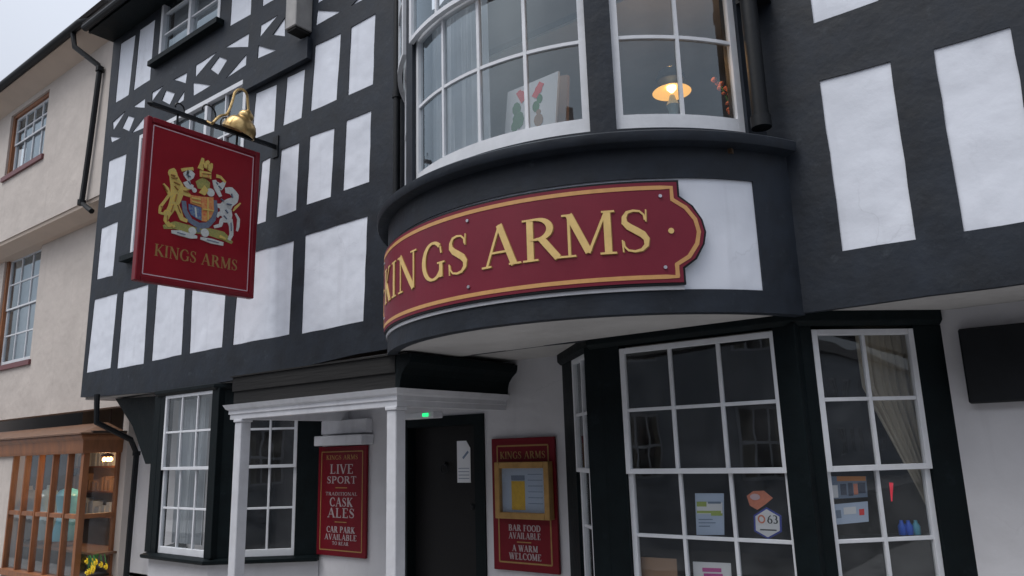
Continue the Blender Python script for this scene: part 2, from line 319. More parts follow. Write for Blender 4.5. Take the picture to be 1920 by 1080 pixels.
# ------------------------------------------------------------------ serif lettering
T_, t_ = .155, .06
def arc(cx, cy, rx, ry, a0, a1, k=14, T=T_, t=t_):
    P = []; Wd = []
    for i in range(k + 1):
        a = radians(a0 + (a1 - a0) * i / k); P.append((cx + rx * cos(a), cy + ry * sin(a))); Wd.append(t + (T - t) * abs(cos(a)) ** 1.3)
    return P, Wd
def stem(x, w=T_, y0=0, y1=1, se=.085):
    r = [([(x, y0), (x, y1)], w)]
    if se: r += [([(x - w / 2 - se, y0 + .022), (x + w / 2 + se, y0 + .022)], .044), ([(x - w / 2 - se, y1 - .022), (x + w / 2 + se, y1 - .022)], .044)]
    return r
def hb(x0, x1, y, w=.05): return [([(x0, y), (x1, y)], w)]
def serif(x, y, w=.24): return [([(x - w / 2, y), (x + w / 2, y)], .044)]
G = {
 'K': (.86, stem(.19) + [([(.24, .40), (.70, .98)], t_)] + serif(.70, .978) + [([(.36, .52), (.74, .02)], T_)] + serif(.75, .022, .26)),
 'I': (.38, stem(.19)),
 'N': (.94, [([(.17, 0), (.17, 1)], t_)] + serif(.17, .022) + serif(.12, .978, .2) + [([(.16, .99), (.77, .01)], T_)] + [([(.79, 0), (.79, 1)], t_)] + serif(.79, .978)),
 'G': (.90, [arc(.47, .5, .36, .47, 48, 322, 26)] + [([(.74, .84), (.77, .66)], .05), ([(.76, .05), (.76, .42)], .12)] + serif(.76, .42, .26)),
 'S': (.64, [([(.52, .74), (.50, .86), (.42, .945), (.30, .965), (.18, .93), (.12, .82), (.12, .70), (.20, .60), (.34, .50), (.46, .41), (.53, .30), (.52, .16), (.43, .06), (.30, .03), (.17, .06), (.10, .15), (.08, .27)],
                   [.05, .04, .045, .05, .07, .10, .13, .15, .155, .155, .13, .10, .07, .05, .045, .04, .05]), ([(.535, .70), (.545, .98)], .03), ([(.075, .02), (.065, .30)], .03)]),
 'A': (.90, [([(.10, 0), (.43, 1.0)], t_), ([(.42, 1.0), (.76, 0)], T_)] + hb(.22, .62, .34) + serif(.10, .022) + serif(.78, .022, .28)),
 'R': (.88, stem(.19) + [arc(.34, .735, .27, .235, 92, -95, 14)] + hb(.2, .36, .975) + hb(.2, .36, .50) + [([(.42, .52), (.76, .02)], T_)] + serif(.78, .022, .2)),
 'M': (1.08, [([(.16, 0), (.16, 1)], t_)] + serif(.16, .022) + serif(.13, .978, .2) + [([(.17, .99), (.52, .08)], T_), ([(.52, .06), (.86, .99)], t_), ([(.88, 0), (.88, 1)], T_)] + serif(.88, .022, .3) + serif(.90, .978, .24)),
 'L': (.74, stem(.19) + hb(.2, .62, .025) + [([(.63, 0), (.63, .24)], .045)]),
 'V': (.84, [([(.12, 1), (.44, 0)], T_), ([(.44, 0), (.74, 1)], t_)] + serif(.12, .978, .28) + serif(.74, .978)),
 'E': (.76, stem(.19) + hb(.2, .64, .975) + hb(.2, .5, .52) + hb(.2, .66, .025) + [([(.63, .76), (.63, 1)], .045), ([(.65, 0), (.65, .24)], .045)]),
 'F': (.72, stem(.19) + hb(.2, .62, .975) + hb(.2, .48, .52) + [([(.61, .74), (.61, 1)], .045)]),
 'P': (.78, stem(.19) + [arc(.36, .72, .29, .25, 92, -95, 14)] + hb(.2, .38, .975) + hb(.2, .38, .47)),
 'O': (.92, [arc(.46, .5, .36, .47, 0, 360, 28)]),
 'T': (.80, stem(.40, se=0) + serif(.4, .022, .32) + hb(.06, .74, .975) + [([(.07, .76), (.07, 1)], .045), ([(.73, .76), (.73, 1)], .045)]),
 'C': (.84, [arc(.46, .5, .36, .47, 48, 318, 24)] + [([(.73, .84), (.76, .66)], .05)]),
 'B': (.82, stem(.19) + [arc(.36, .745, .25, .23, 92, -95, 12), arc(.38, .27, .30, .245, 95, -92, 12)] + hb(.2, .38, .975) + hb(.2, .38, .51) + hb(.2, .38, .025)),
 'D': (.92, stem(.19) + [arc(.36, .5, .43, .475, 90, -90, 18)] + hb(.2, .38, .975) + hb(.2, .38, .025)),
 'W': (1.14, [([(.10, 1), (.35, 0)], T_), ([(.35, 0), (.58, 1)], t_), ([(.56, 1), (.80, 0)], T_), ([(.80, 0), (1.04, 1)], t_)] + serif(.10, .978, .24) + serif(1.04, .978) + serif(.56, .978)),
 'Y': (.82, [([(.12, 1), (.42, .46)], T_), ([(.42, .46), (.72, 1)], t_)] + stem(.42, y1=.5, se=0) + serif(.42, .022, .32) + serif(.12, .978) + serif(.72, .978)),
 'U': (.90, stem(.19, y0=.3, se=0) + [arc(.45, .32, .26, .29, 180, 360, 12)] + [([(.72, .3), (.72, 1)], t_)] + serif(.19, .978) + serif(.72, .978)),
 '6': (.62, [arc(.31, .30, .23, .27, 0, 360, 18), ([(.10, .34), (.16, .68), (.46, .97)], .10)]),
 '3': (.60, [arc(.26, .74, .22, .23, 130, -90, 12), arc(.26, .28, .25, .25, 90, -140, 12)]),
}
def sub(pts, wid, step):
    if not isinstance(wid, (list, tuple)): wid = [wid] * len(pts)
    P = [pts[0]]; Q = [wid[0]]
    for i in range(len(pts) - 1):
        a, b = pts[i], pts[i + 1]; n = max(1, int(math.ceil(math.hypot(b[0] - a[0], b[1] - a[1]) / step)))
        for j in range(1, n + 1):
            f = j / n; P.append((a[0] + (b[0] - a[0]) * f, a[1] + (b[1] - a[1]) * f)); Q.append(wid[i] + (wid[i + 1] - wid[i]) * f)
    return P, Q
def glyph(mb, m, ch, u0, v0, w, h, n0, th=.002, bold=1.0):
    gw, st = G[ch]; sx = w / gw
    for k, (P, Wd) in enumerate(st):
        P, Wd = sub(P, Wd, .34)
        P2 = [(u0 + x * sx, v0 + y * h) for x, y in P]; a = min(sx, h)
        mb.band(m, P2, [q * a * bold for q in Wd], n0, n0 + th + k * .00035)
def text(mb, m, s, uc, v0, h, n0, width=None, bold=1.2, th=.0015):
    adv = [G[c][0] if c in G else .42 for c in s]; tot = sum(adv); w = width or tot * h; k = w / tot; u = uc - w / 2
    for c, a in zip(s, adv):
        if c in G: glyph(mb, m, c, u + .03 * k, v0, (a - .05) * k, h, n0, th, bold)
        u += a * k

# ================================================================== THE SETTING
BZ = -.5               # pavement level
F, GY = 4.8, 5.6       # plane of the jettied upper walls and of the ground floor wall
g = MB(); g.add([(-150, -150, -.62), (150, -150, -.62), (150, 150, -.62), (-150, 150, -.62)], [(0, 1, 2, 3)]); structure(g.build('ground', 'asphalt'))
g = MB(); g.box(-45, 70, -2.6, 2.6, -.615, -.605); structure(g.build('road', 'asphalt'))
g = MB(); g.box(-45, 70, 2.6, 5.9, -.61, -.49); structure(g.build('pavement', 'paving'))
g = MB(); g.box(-45, 70, -5.0, -2.6, -.61, -.49); structure(g.build('far_pavement', 'paving'))

# ================================================================== THE PUB
pub = empty('pub_building', (-5, GY, 0), 'black and white half-timbered pub with a curved bow window over the street', 'building')
def q(*p): return [tuple(v) for v in p]
panels = [   # white infill panels, corner by corner, on the wall plane
 q((226,82),(254,65),(241,178),(216,193)), q((262,56),(291,36),(281,150),(250,170)),
 q((436,-30),(474,-54),(470,27),(431,49)), q((495,-40),(540,-66),(538,-14),(492,12)),
 q((250,200),(272,184),(271,202)), q((236,207),(211,229),(212,245)), q((240,217),(252,221),(242,246),(229,240)),
 q((270,220),(269,240),(247,249)), q((207,256),(227,258),(209,267)),
 q((325,149),(351,135),(348,156)), q((307,160),(285,173),(284,191)), q((311,169),(328,175),(318,196),(303,188)), q((346,170),(344,188),(327,199)),
 q((422,89),(467,62),(465,88)), q((407,97),(367,122),(366,145)), q((411,106),(426,112),(409,140),(394,129)), q((462,102),(461,122),(422,148)), q((362,155),(395,160),(362,180)),
 q((522,27),(489,47),(487,70)), q((534,32),(534,68),(511,65)), q((484,85),(518,94),(482,110)),
 q((595,19),(640,21),(592,48)), q((640,-22),(596,6),(598,-20)), q((657,12),(700,-12),(700,-34)),
 q((204,302),(237,288),(227,378),(195,390)), q((190,428),(221,415),(211,517),(181,524)),
 q((480,175),(519,158),(514,246),(472,262)), q((538,145),(572,129),(565,221),(530,236)), q((591,85),(639,62),(631,187),(582,209)), q((658,51),(704,25),(699,158),(652,179)),
 q((491,303),(507,294),(498,415),(481,421)), q((527,281),(561,267),(555,394),(517,408)), q((581,256),(627,240),(620,369),(574,384)), q((649,226),(696,207),(692,341),(643,358)),
 q((177,562),(220,550),(207,690),(162,699)), q((231,547),(278,533),(269,682),(219,691)), q((295,528),(348,512),(340,665),(284,677)), q((361,508),(427,489),(416,651),(355,663)),
 q((448,481),(551,451),(542,627),(436,647)), q((572,441),(689,405),(681,602),(565,626)),
 q((1536,151),(1669,115),(1717,449),(1579,471)), q((1750,92),(1894,50),(1957,409),(1807,434)), q((1517,-20),(1641,-66),(1647,1),(1525,44)),
]
def p2(pt): v = atY(pt[0], pt[1], F); return Vector((v.x, v.z))
def loop_jit(pts, step=.16, j=.004):
    out = []
    for i in range(len(pts)):
        a, b = pts[i], pts[(i + 1) % len(pts)]; n = max(1, int((b - a).length / step)); nn = Vector((-(b - a).y, (b - a).x)).normalized()
        for k in range(n): out.append(a + (b - a) * (k / n) + nn * (random.uniform(-j, j) if k else 0))
    return out
W1 = [p2(p) for p in ((303, 20), (417, -50), (413, 44), (299, 113))]
x0, x1 = (W1[0].x + W1[3].x) / 2, (W1[1].x + W1[2].x) / 2; zb = (W1[2].y + W1[3].y) / 2
W1r = (x0, x1, zb, zb + 1.15)
a, b, c_ = p2((263, 256)), p2((464, 144)), p2((232, 486)); W2r = (a.x, b.x, c_.y, (a.y + b.y) / 2)
def rect(r): return [Vector((r[0], r[3])), Vector((r[1], r[3])), Vector((r[1], r[2])), Vector((r[0], r[2]))]
XL, XR, ZT = -11.42, 3.2, 8.12
bottom = [(XL, 2.506), (-10.3, 2.47), (-9.34, 2.44), (-8.2, 2.445), (-7.18, 2.464), (-6.3, 2.50), (-5.55, 2.545), (-5.1, 2.55), (-4.75, 2.50), (-4.6, 2.40), (-1.6, 2.385), (-1.28, 2.39), (0, 2.40), (XR, 2.42)]
outer = [Vector(p) for p in bottom] + [Vector((XR, ZT)), Vector((XL, ZT))]
loops = [loop_jit(outer, .3, .003)] + [loop_jit([p2(p) for p in P]) for P in panels] + [rect(W1r), rect(W2r), rect((-4.70, -1.52, 3.5, 6.2))]
mb = MB(); V = []; idx = []
for L in loops: idx.append((len(V), len(L))); V += L
tri = tessellate_polygon([[Vector((p.x, p.y, 0)) for p in L] for L in loops]); n = len(V); TD = .05
fs = [tuple(t) for t in tri]
for s, l in idx: fs += [(s + i, s + (i + 1) % l, s + (i + 1) % l + n, s + i + n) for i in range(l)]
mb.add([Vector((p.x, F, p.y)) for p in V] + [Vector((p.x, F + TD, p.y)) for p in V], fs)
# lintel and rail boards that stand proud of the frame
def beam(mb, a, b, zt, d=.06):      # a, b: lower-edge pixel points; zt height
    A, B = atY(*a, F), atY(*b, F); z = (A.z + B.z) / 2
    mb.box(A.x, B.x, F - d, F, z, z + zt)
beam(mb, (464, 171), (585, 117), .26, .07)
mb.build('timber_frame', 'timber', pub)
for P in panels:
    pts = [p2(p) for p in P]; c = sum(pts, Vector((0, 0))) / len(pts)
    pts = [p + (p - c).normalized() * .018 for p in pts]; d = random.uniform(.007, .012)
    mb = MB(); mb.prism([(p.x, F + d, p.y) for p in pts], (0, .03, 0)); mb.build('plaster_panel', 'plaster', pub)
# wall backing so no daylight leaks between frame and rooms
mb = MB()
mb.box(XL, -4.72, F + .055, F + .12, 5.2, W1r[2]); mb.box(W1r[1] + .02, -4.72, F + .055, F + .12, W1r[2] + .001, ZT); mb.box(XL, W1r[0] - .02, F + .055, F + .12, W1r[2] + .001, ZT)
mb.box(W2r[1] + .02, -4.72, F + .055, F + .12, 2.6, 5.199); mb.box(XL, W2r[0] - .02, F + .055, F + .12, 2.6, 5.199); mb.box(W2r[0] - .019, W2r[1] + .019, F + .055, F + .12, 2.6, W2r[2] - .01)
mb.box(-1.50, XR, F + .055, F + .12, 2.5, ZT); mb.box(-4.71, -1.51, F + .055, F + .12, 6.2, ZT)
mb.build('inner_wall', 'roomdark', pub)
# soffits
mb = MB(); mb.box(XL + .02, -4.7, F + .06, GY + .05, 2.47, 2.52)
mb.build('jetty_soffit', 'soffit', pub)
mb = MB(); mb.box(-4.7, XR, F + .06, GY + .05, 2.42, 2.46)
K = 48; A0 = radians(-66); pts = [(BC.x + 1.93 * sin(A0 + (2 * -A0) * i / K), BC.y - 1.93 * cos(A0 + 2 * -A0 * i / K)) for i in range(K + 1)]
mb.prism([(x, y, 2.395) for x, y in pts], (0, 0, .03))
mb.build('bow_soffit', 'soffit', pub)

# ---- the bow: apron, panel, sill, windows
ap = bow(1.95); U = lambda deg, R=1.95: radians(deg) * R
mb = MB()
segs = 60
mb.mbox(ap, U(-66), U(66), 2.375, 2.515, -.08, 0, segs)                       # lower rail
mb.mbox(ap, U(-66), U(66), 3.225, 3.44, -.08, 0, segs)                        # upper rail
mb.mbox(ap, U(-66), U(-56.7), 2.515, 3.225, -.08, 0, 6); mb.mbox(ap, U(56.7), U(66), 2.515, 3.225, -.08, 0, 6)
apron = mb.build('bow_apron', 'timber', pub, smooth=True)
mb = MB(); mb.mbox(ap, U(-57), U(57), 2.51, 3.23, -.06, -.012, 50); mb.build('apron_panel', 'plaster', apron, smooth=True)
mb = MB(); mb.mbox(ap, U(-50), U(41.2), 2.512, 2.535, -.02, .012, 50); mb.build('ledge', 'white2', apron, smooth=True)
# sill cornice, profile swept round the bow
def bowsweep(prof, a0, a1, k):
    path = [(BC.x + 1.95 * sin(radians(a0 + (a1 - a0) * i / k)), BC.y - 1.95 * cos(radians(a0 + (a1 - a0) * i / k))) for i in range(k + 1)]
    return path, prof
mb = MB(); mb.sweep(*bowsweep([(-.3, 3.43), (.04, 3.43), (.085, 3.44), (.095, 3.46), (.095, 3.50), (.075, 3.515), (.0, 3.535), (-.3, 3.55)], -68, 65.5, 60))
mb.build('bow_sill', 'timber', apron, smooth=True)
mb = MB(); mb.mbox(ap, U(-66), U(64), 3.53, 3.60, -.22, -.085, 50); mb.build('sill_riser', 'timber', apron, smooth=True)
Rw = 1.84; bw = bow(Rw)
def sash(m, u0, u1, z0, z1, zm, cols, rt, rb, seg, parent, wm='white', gm='glass', st=.045, bot=.095, bar=.019, up_out=.035, name='window', outer_f=.0, extra_n=0.0):
    """double-hung sash window in mapping m: upper sash stands proud, lower sash set back"""
    fr = MB()
    if outer_f:
        fr.mbox(m, u0 - outer_f, u0, z0, z1 + outer_f, -.08, .03, 1); fr.mbox(m, u1, u1 + outer_f, z0, z1 + outer_f, -.08, .03, 1); fr.mbox(m, u0, u1, z1, z1 + outer_f, -.08, .029, seg)
    def one(za, zb, n, rows, brail, trail):
        mbb = MB(); d = .04
        mbb.mbox(m, u0, u0 + st, za, zb, n - d, n); mbb.mbox(m, u1 - st, u1, za, zb, n - d, n)
        mbb.mbox(m, u0 + st, u1 - st, za, za + brail, n - d, n - .001, seg); mbb.mbox(m, u0 + st, u1 - st, zb - trail, zb, n - d, n - .001, seg)
        for i in range(1, cols):
            u = u0 + st + (u1 - u0 - 2 * st) * i / cols; mbb.mbox(m, u - bar / 2, u + bar / 2, za + brail, zb - trail, n - d + .005, n - .006)
        for i in range(1, rows):
            z = za + brail + (zb - trail - za - brail) * i / rows; mbb.mbox(m, u0 + st, u1 - st, z - bar / 2, z + bar / 2, n - d + .007, n - .009, seg)
        gl = MB(); gl.msheet(m, u0 + st * .6, u1 - st * .6, za + brail * .6, zb - trail * .6, n - .024, max(seg, 1))
        return mbb, gl
    res = []
    for (za, zb, n, rows, br, tr_, nm) in ((zm, z1, extra_n + up_out - .02, rt, .035, st, 'upper_sash'), (z0, zm + .03, extra_n - .02, rb, bot, .03, 'lower_sash')):
        a, gl = one(za, zb, n, rows, br, tr_)
        so = a.build(nm, wm, parent, smooth=seg > 1, bevel=.0025 if seg == 1 else 0); res.append(so)
        gl.build('window_pane', gm, parent, smooth=seg > 1)
    if outer_f: fr.build('window_frame', wm, parent)
    return res
uw = lambda d: radians(d) * Rw
mb = MB()
for a, b in ((-66, -59.4), (-31.3, -25.9), (25.9, 31.2), (59.4, 66)): mb.mbox(bw, uw(a), uw(b), 3.56, 6.1, -.16, .012, 4)
mb.mbox(bw, uw(-66), uw(66), 6.0, 6.5, -.16, .02, 50)
posts = mb.build('bow_window', 'timber', pub, smooth=True, label='curved black-posted bow window with white sashes and two-tone curtains')
for a0, a1, cols in ((-59.4, -31.3, 2), (-25.9, 25.9, 4), (31.2, 59.4, 2)):
    sash(bw, uw(a0), uw(a1), 3.60, 5.95, 4.84, cols, 2, 2, cols * 4, posts, gm='glass_up', bot=.115, bar=.024, st=.05, up_out=.06)
mb = MB(); K = 48; Rr = 1.9
mb.prism([(BC.x + Rr * sin(A0 - 2 * A0 * i / K), BC.y - Rr * cos(A0 - 2 * A0 * i / K), 6.5) for i in range(K + 1)], (0, 0, .05)); mb.build('bow_roof', 'lead', posts)

# ---- upper windows on the flat wall
def wall_window(r, cols, rows, name='window'):
    m = flat((r[0], F + .02), (r[1], F + .02)); w = r[1] - r[0]
    o = MB(); f = .06
    o.mbox(m, 0, f, r[2], r[3], -.06, .03); o.mbox(m, w - f, w, r[2], r[3], -.06, .03); o.mbox(m, f, w - f, r[3] - f, r[3], -.06, .029); o.mbox(m, f, w - f, r[2], r[2] + f, -.06, .029)
    nl = max(1, round(w / .9))
    for i in range(1, nl): u = f + (w - 2 * f) * i / nl; o.mbox(m, u - .03, u + .03, r[2] + f, r[3] - f, -.055, .025)
    for i in range(nl):
        a = f + (w - 2 * f) * i / nl + .03; b = f + (w - 2 * f) * (i + 1) / nl - .03
        for k in range(1, rows): z = r[2] + f + (r[3] - r[2] - 2 * f) * k / rows; o.mbox(m, a, b, z - .012, z + .012, -.045, .005)
        if cols > 1:
            for k in range(1, cols): u = a + (b - a) * k / cols; o.mbox(m, u - .011, u + .011, r[2] + f, r[3] - f, -.044, .006)
    ob = o.build(name, 'white', pub)
    gl = MB(); gl.msheet(m, f * .7, w - f * .7, r[2] + f * .7, r[3] - f * .7, -.028); gl.build('window_pane', 'glass_up', ob)
    si = MB(); si.mbox(m, -.10, w + .10, r[2] - .075, r[2], -.02, .13); si.build('sill', 'timber2', ob)
    bl = MB(); bl.mbox(m, .05, w - .05, r[2] + .02, r[3] - .02, -.16, -.14); bl.build('blind', 'net', ob)
wall_window(W1r, 1, 3); wall_window(W2r, 2, 3)

# ---- roof and eaves
mb = MB(); mb.box(XL - .02, XR, F - .34, F + .2, ZT - .02, ZT + .06); mb.box(XL - .02, XR, F - .37, F - .34, ZT - .03, ZT + .12); mb.build('eaves_board', 'timber2', pub)
mb = MB(); mb.prism([(XL - .08, F - .45, ZT + .13), (XL - .08, 9.0, ZT + 3.4), (XL - .08, 9.0, ZT + 3.3), (XL - .08, F - .42, ZT + .065)], (XR - XL + .08, 0, 0)); mb.build('roof', 'roof', pub)
mb = MB(); mb.tube([(XL - .04, F - .42, ZT + .04), (XR, F - .42, ZT + .04)], .055, 10); mb.build('gutter', 'black', pub)

# ---- ground floor walls, rooms
mb = MB()
mb.box(-11.75, -9.0, GY, GY + .2, BZ, 2.47); mb.build('ground_floor_wall', 'wallwhite', pub)
mb = MB(); mb.box(-7.05, -5.76, GY, GY + .2, BZ, 2.43); mb.box(-5.76, -4.62, GY, GY + .2, 1.95, 2.43); mb.box(-4.62, -3.70, GY, GY + .2, BZ, 2.43); mb.build('ground_floor_wall', 'wallwhite', pub)
mb = MB(); mb.box(-.72, XR, GY, GY + .2, BZ, 2.42); mb.build('ground_floor_wall', 'wallwhite', pub)
mb = MB()
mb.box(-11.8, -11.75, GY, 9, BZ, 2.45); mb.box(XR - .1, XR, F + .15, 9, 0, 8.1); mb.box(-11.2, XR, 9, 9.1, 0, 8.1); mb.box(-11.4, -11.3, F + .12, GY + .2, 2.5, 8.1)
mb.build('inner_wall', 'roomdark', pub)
mb = MB(); mb.box(-11.4, XR, GY, 9, 2.9, 2.95); mb.box(-11.4, XR, GY, 9, 0, .05); mb.box(-11.4, XR, F + .13, 9, 5.9, 5.93); mb.box(-4.68, -1.56, F - .4, 5.6, 3.40, 3.43); mb.build('room_floor', 'floor', pub)
mb = MB(); mb2 = MB(); mb2.box(-5.14, .54, 4.95, 7.84, 5.15, 5.175); mb.box(-5.2, -5.15, 4.95, 7.9, 3.4, 5.6); mb.box(.55, .6, 4.95, 7.9, 3.4, 5.6); mb.box(-5.2, .6, 7.85, 7.9, 3.4, 5.6)
mb.prism([(BC.x + 1.6 * sin(A0 - 2 * A0 * i / K), BC.y - 1.6 * cos(A0 - 2 * A0 * i / K), 5.24) for i in range(K + 1)], (0, 0, .03))
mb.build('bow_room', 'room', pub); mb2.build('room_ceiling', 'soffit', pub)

# ---- bays on the ground floor
def bay(cL, cC0, cC1, cR, zs, zt, parent, wins, sill, riser_z, label, post_w):
    """cL/cR: where the cants meet the wall; cC0/cC1: front corners"""
    path = [cL, cC0, cC1, cR]; mb = MB()
    mb.sweep(path, [(-.10, zt), (.02, zt), (.05, zt + .03), (.05, 2.44), (-.10, 2.44)])        # head
    for P in path[1:3]:
        mb.prism([(P[0] - post_w * .5, P[1] + .10, zs), (P[0] - post_w * .42, P[1] - .012, zs), (P[0] + post_w * .42, P[1] - .012, zs), (P[0] + post_w * .5, P[1] + .10, zs)], (0, 0, zt - zs + .02))
    ob = mb.build('bay_window', 'timber2', parent, bevel=.004, label=label)
    s_ = MB(); s_.sweep(path, [(-.12, zs - .06), (.07, zs - .06), (.08, zs - .045), (.08, zs - .02), (.0, zs), (-.12, zs)]); s_.build('sill', 'timber2', ob)
    r_ = MB(); r_.sweep(path, [(-.12, BZ), (-.01, BZ), (-.01, zs - .06), (-.12, zs - .06)]); r_.build('stall_riser', 'wallwhite', ob)
    for (A, B, cols, z0, z1, zm, rt, rb) in wins:
        m = flat(A, B); L = (Vector(B) - Vector(A)).length
        sash(m, 0, L, z0, z1, zm, cols, rt, rb, 1, ob, st=.038, bot=.075, bar=.024, up_out=.03)
    return ob
# right bay
def on_line(px, py, A, B):
    """plan point where the pixel's ray crosses the vertical plane through A-B"""
    A = Vector((A[0], A[1], 0)); B = Vector((B[0], B[1], 0)); n = (B - A).cross(Vector((0, 0, 1))); d = ray(px, py); t = (A - CAM).dot(n) / d.dot(n); return CAM + d * t
RB = [(-3.70, 5.60), (-2.93, 4.85), (-1.495, 4.85), (-.72, 5.60)]
def cw(px0, px1, py, A, B):
    a = on_line(px0, py, A, B); b = on_line(px1, py, A, B); return (a.x, a.y), (b.x, b.y)
c0 = cw(1164, 1461, 700, RB[1], RB[2]); c1 = cw(1529, 1722, 700, RB[2], RB[3]); c2 = cw(1077, 1110, 760, RB[0], RB[1])
zt = atY(1440, 622, 4.85).z; zm = atY(1300, 888, 4.85).z; 
bayR = bay(*RB, .47, zt + .02, pub, [(*c0, 3, .50, zt, zm, 2, 2), (*c1, 2, .50, zt, zm, 2, 2), (*c2, 2, .50, zt + .02, zm, 2, 2)], 0, 0, 'large canted bay window with wide black corner posts beneath the bow', .17)
# wide posts of the right bay
mb = MB()
def fill(mb, A, B, px0, px1, zs, zt, n=.004):
    a = on_line(px0, 800, A, B); b = on_line(px1, 800, A, B); m = flat((a.x, a.y), (b.x, b.y)); mb.mbox(m, 0, (b - a).length, zs, zt, -.07, n)
a = on_line(1456, 700, RB[1], RB[2]); mb.box(c0[1][0] + .002, RB[2][0] + .01, 4.84, 4.95, .47, zt + .02)
mb.build('bay_post', 'timber2', bayR); mb = MB()
mb.box(RB[1][0], c0[0][0] - .002, 4.84, 4.95, .47, zt + .02); mb.build('bay_post', 'timber2', bayR); mb = MB()
m = flat(RB[2], RB[3]); d0 = (Vector(c1[0]) - Vector(RB[2])).length; d1 = (Vector(c1[1]) - Vector(RB[2])).length; L = (Vector(RB[3]) - Vector(RB[2])).length
mb.mbox(m, 0, d0 - .002, .47, zt + .02, -.07, .008); mb.build('bay_post', 'timber2', bayR); mb = MB(); mb.mbox(m, d1 + .002, L + .04, .47, zt + .02, -.07, .008); mb.build('bay_post', 'timber2', bayR); mb = MB()
m = flat(RB[0], RB[1]); d0 = (Vector(c2[0]) - Vector(RB[0])).length; d1 = (Vector(c2[1]) - Vector(RB[0])).length; L = (Vector(RB[1]) - Vector(RB[0])).length
mb.mbox(m, 0, d0 - .002, .47, zt + .04, -.07, .008); mb.build('bay_post', 'timber2', bayR); mb = MB(); mb.mbox(m, d1 + .002, L, .47, zt + .04, -.07, .008)
mb.build('bay_post', 'timber2', bayR)
# left bay
LB = [(-9.95, 5.60), (-9.22, 4.80), (-7.93, 4.80), (-7.02, 5.58)]
l0 = cw(303, 398, 880, LB[1], LB[2]); l1 = cw(452, 556, 880, LB[2], LB[3])
zt2 = atY(350, 738, 4.8).z; zm2 = atY(350, 881, 4.8).z; zs2 = atY(340, 1042, 4.8).z
bayL = bay(*LB, zs2, zt2, pub, [(*l0, 3, zs2, zt2, zm2, 2, 2), (*l1, 2, zs2, zt2 - .02, zm2, 2, 2)], 0, 0, 'smaller canted bay window partly behind the white porch post', .17)
mb = MB()
mb.box(l0[1][0] + .002, LB[2][0] + .01, 4.79, 4.9, zs2, zt2); mb.build('bay_post', 'timber2', bayL); mb = MB(); mb.box(LB[1][0], l0[0][0] - .002, 4.79, 4.9, zs2, zt2); mb.build('bay_post', 'timber2', bayL); mb = MB()
m = flat(LB[2], LB[3]); d0 = (Vector(l1[0]) - Vector(LB[2])).length; d1 = (Vector(l1[1]) - Vector(LB[2])).length; L = (Vector(LB[3]) - Vector(LB[2])).length
mb.mbox(m, 0, d0 - .002, zs2, zt2, -.07, .008); mb.build('bay_post', 'timber2', bayL); mb = MB(); mb.mbox(m, d1 + .002, L + .01, zs2, zt2 + .05, -.07, .008)
mb.build('bay_post', 'timber2', bayL)

# ---- door and its frame
xa, xb = -5.76, -4.62
mb = MB(); mb.box(xa + .12, xb - .12, GY + .10, GY + .15, BZ, 1.85)
door = mb.build('door', 'doorpaint', pub)
mb = MB()
for i in range(2):
    for z0_, z1_ in ((-.3, .65), (.85, 1.75)):
        u0_ = xa + .20 + i * .38; u1_ = u0_ + .32
        mb.box(u0_, u0_ + .02, GY + .096, GY + .10, z0_, z1_); mb.box(u1_ - .02, u1_, GY + .088, GY + .10, z0_, z1_); mb.box(u0_ + .02, u1_ - .02, GY + .088, GY + .10, z0_, z0_ + .02); mb.box(u0_ + .02, u1_ - .02, GY + .088, GY + .10, z1_ - .02, z1_)

mb = MB(); c = Vector((xb - .2, GY + .1, 1.08)); mb.lathe([(.012, 0), (.012, .04), (.028, .05), (.030, .065), (.02, .078)], c, 14, (0, -1, 0)); mb.build('door_handle', 'black', door, smooth=True)
mb = MB(); c = Vector((-5.21, GY + .1, 1.48)); mb.lathe([(.02, 0), (.02, .015), (.008, .03)], c, 12, (0, -1, 0)); mb.tube([c + Vector((0, -.03, 0)) + Vector((.045 * sin(t), 0, -.045 + .045 * cos(t))) for t in [i * pi / 8 for i in range(17)]], .007, 6); mb.build('door_knocker', 'black', door, smooth=True)
mb = MB(); mb.box(xa, xa + .12, GY - .02, GY + .18, BZ, 1.95); mb.box(xb - .12, xb, GY - .02, GY + .18, BZ, 1.95); mb.box(xa + .12, xb - .12, GY - .019, GY + .18, 1.85, 1.95)
mb.box(xa - .14, xa, GY - .03, GY, BZ, 2.0)
mb.build('door_frame', 'timber2', pub)

# ---- porch: two white posts, moulded entablature, dark cornice
PX0, PX1, PY = -6.68, -4.36, 4.20
zt3, zb3 = 2.105, 1.965
path = [(PX0, GY), (PX0, PY), (PX1, PY), (PX1, GY)]
mb = MB(); mb.sweep(path, [(-.10, zb3), (.0, zb3), (.0, zb3 + .045), (.012, zb3 + .05), (.012, zb3 + .085), (.035, zb3 + .10), (.045, zb3 + .12), (.055, zt3), (-.10, zt3)])
porch = mb.build('porch_entablature', 'white2', pub)
mb = MB(); mb.box(PX0 + .1, PX1 - .1, PY + .1, GY, zt3 - .03, zt3); mb.build('porch_ceiling', 'white2', porch)
mb = MB(); mb.box(PX0 + .03, PX1 - .02, PY + .01, PY + .10, zt3 + .001, zt3 + .13); mb.box(PX0 + .02, PX1 - .02, PY - .005, PY + .10, zt3 + .1305, 2.372); mb.box(PX0 + .03, PX0 + .13, PY + .101, GY, zt3 + .001, 2.372); mb.build('porch_fascia', 'lead', porch)
mb = MB(); mb.sweep([(PX1, PY), (PX1, GY)], [(-.019, zt3 + .001), (.03, zt3 + .001), (.035, zt3 + .06), (.05, zt3 + .11), (.09, zt3 + .16), (.14, zt3 + .20), (.15, zt3 + .225), (.155, 2.372), (-.019, 2.372)])
mb.build('porch_cornice', 'timber2', porch)
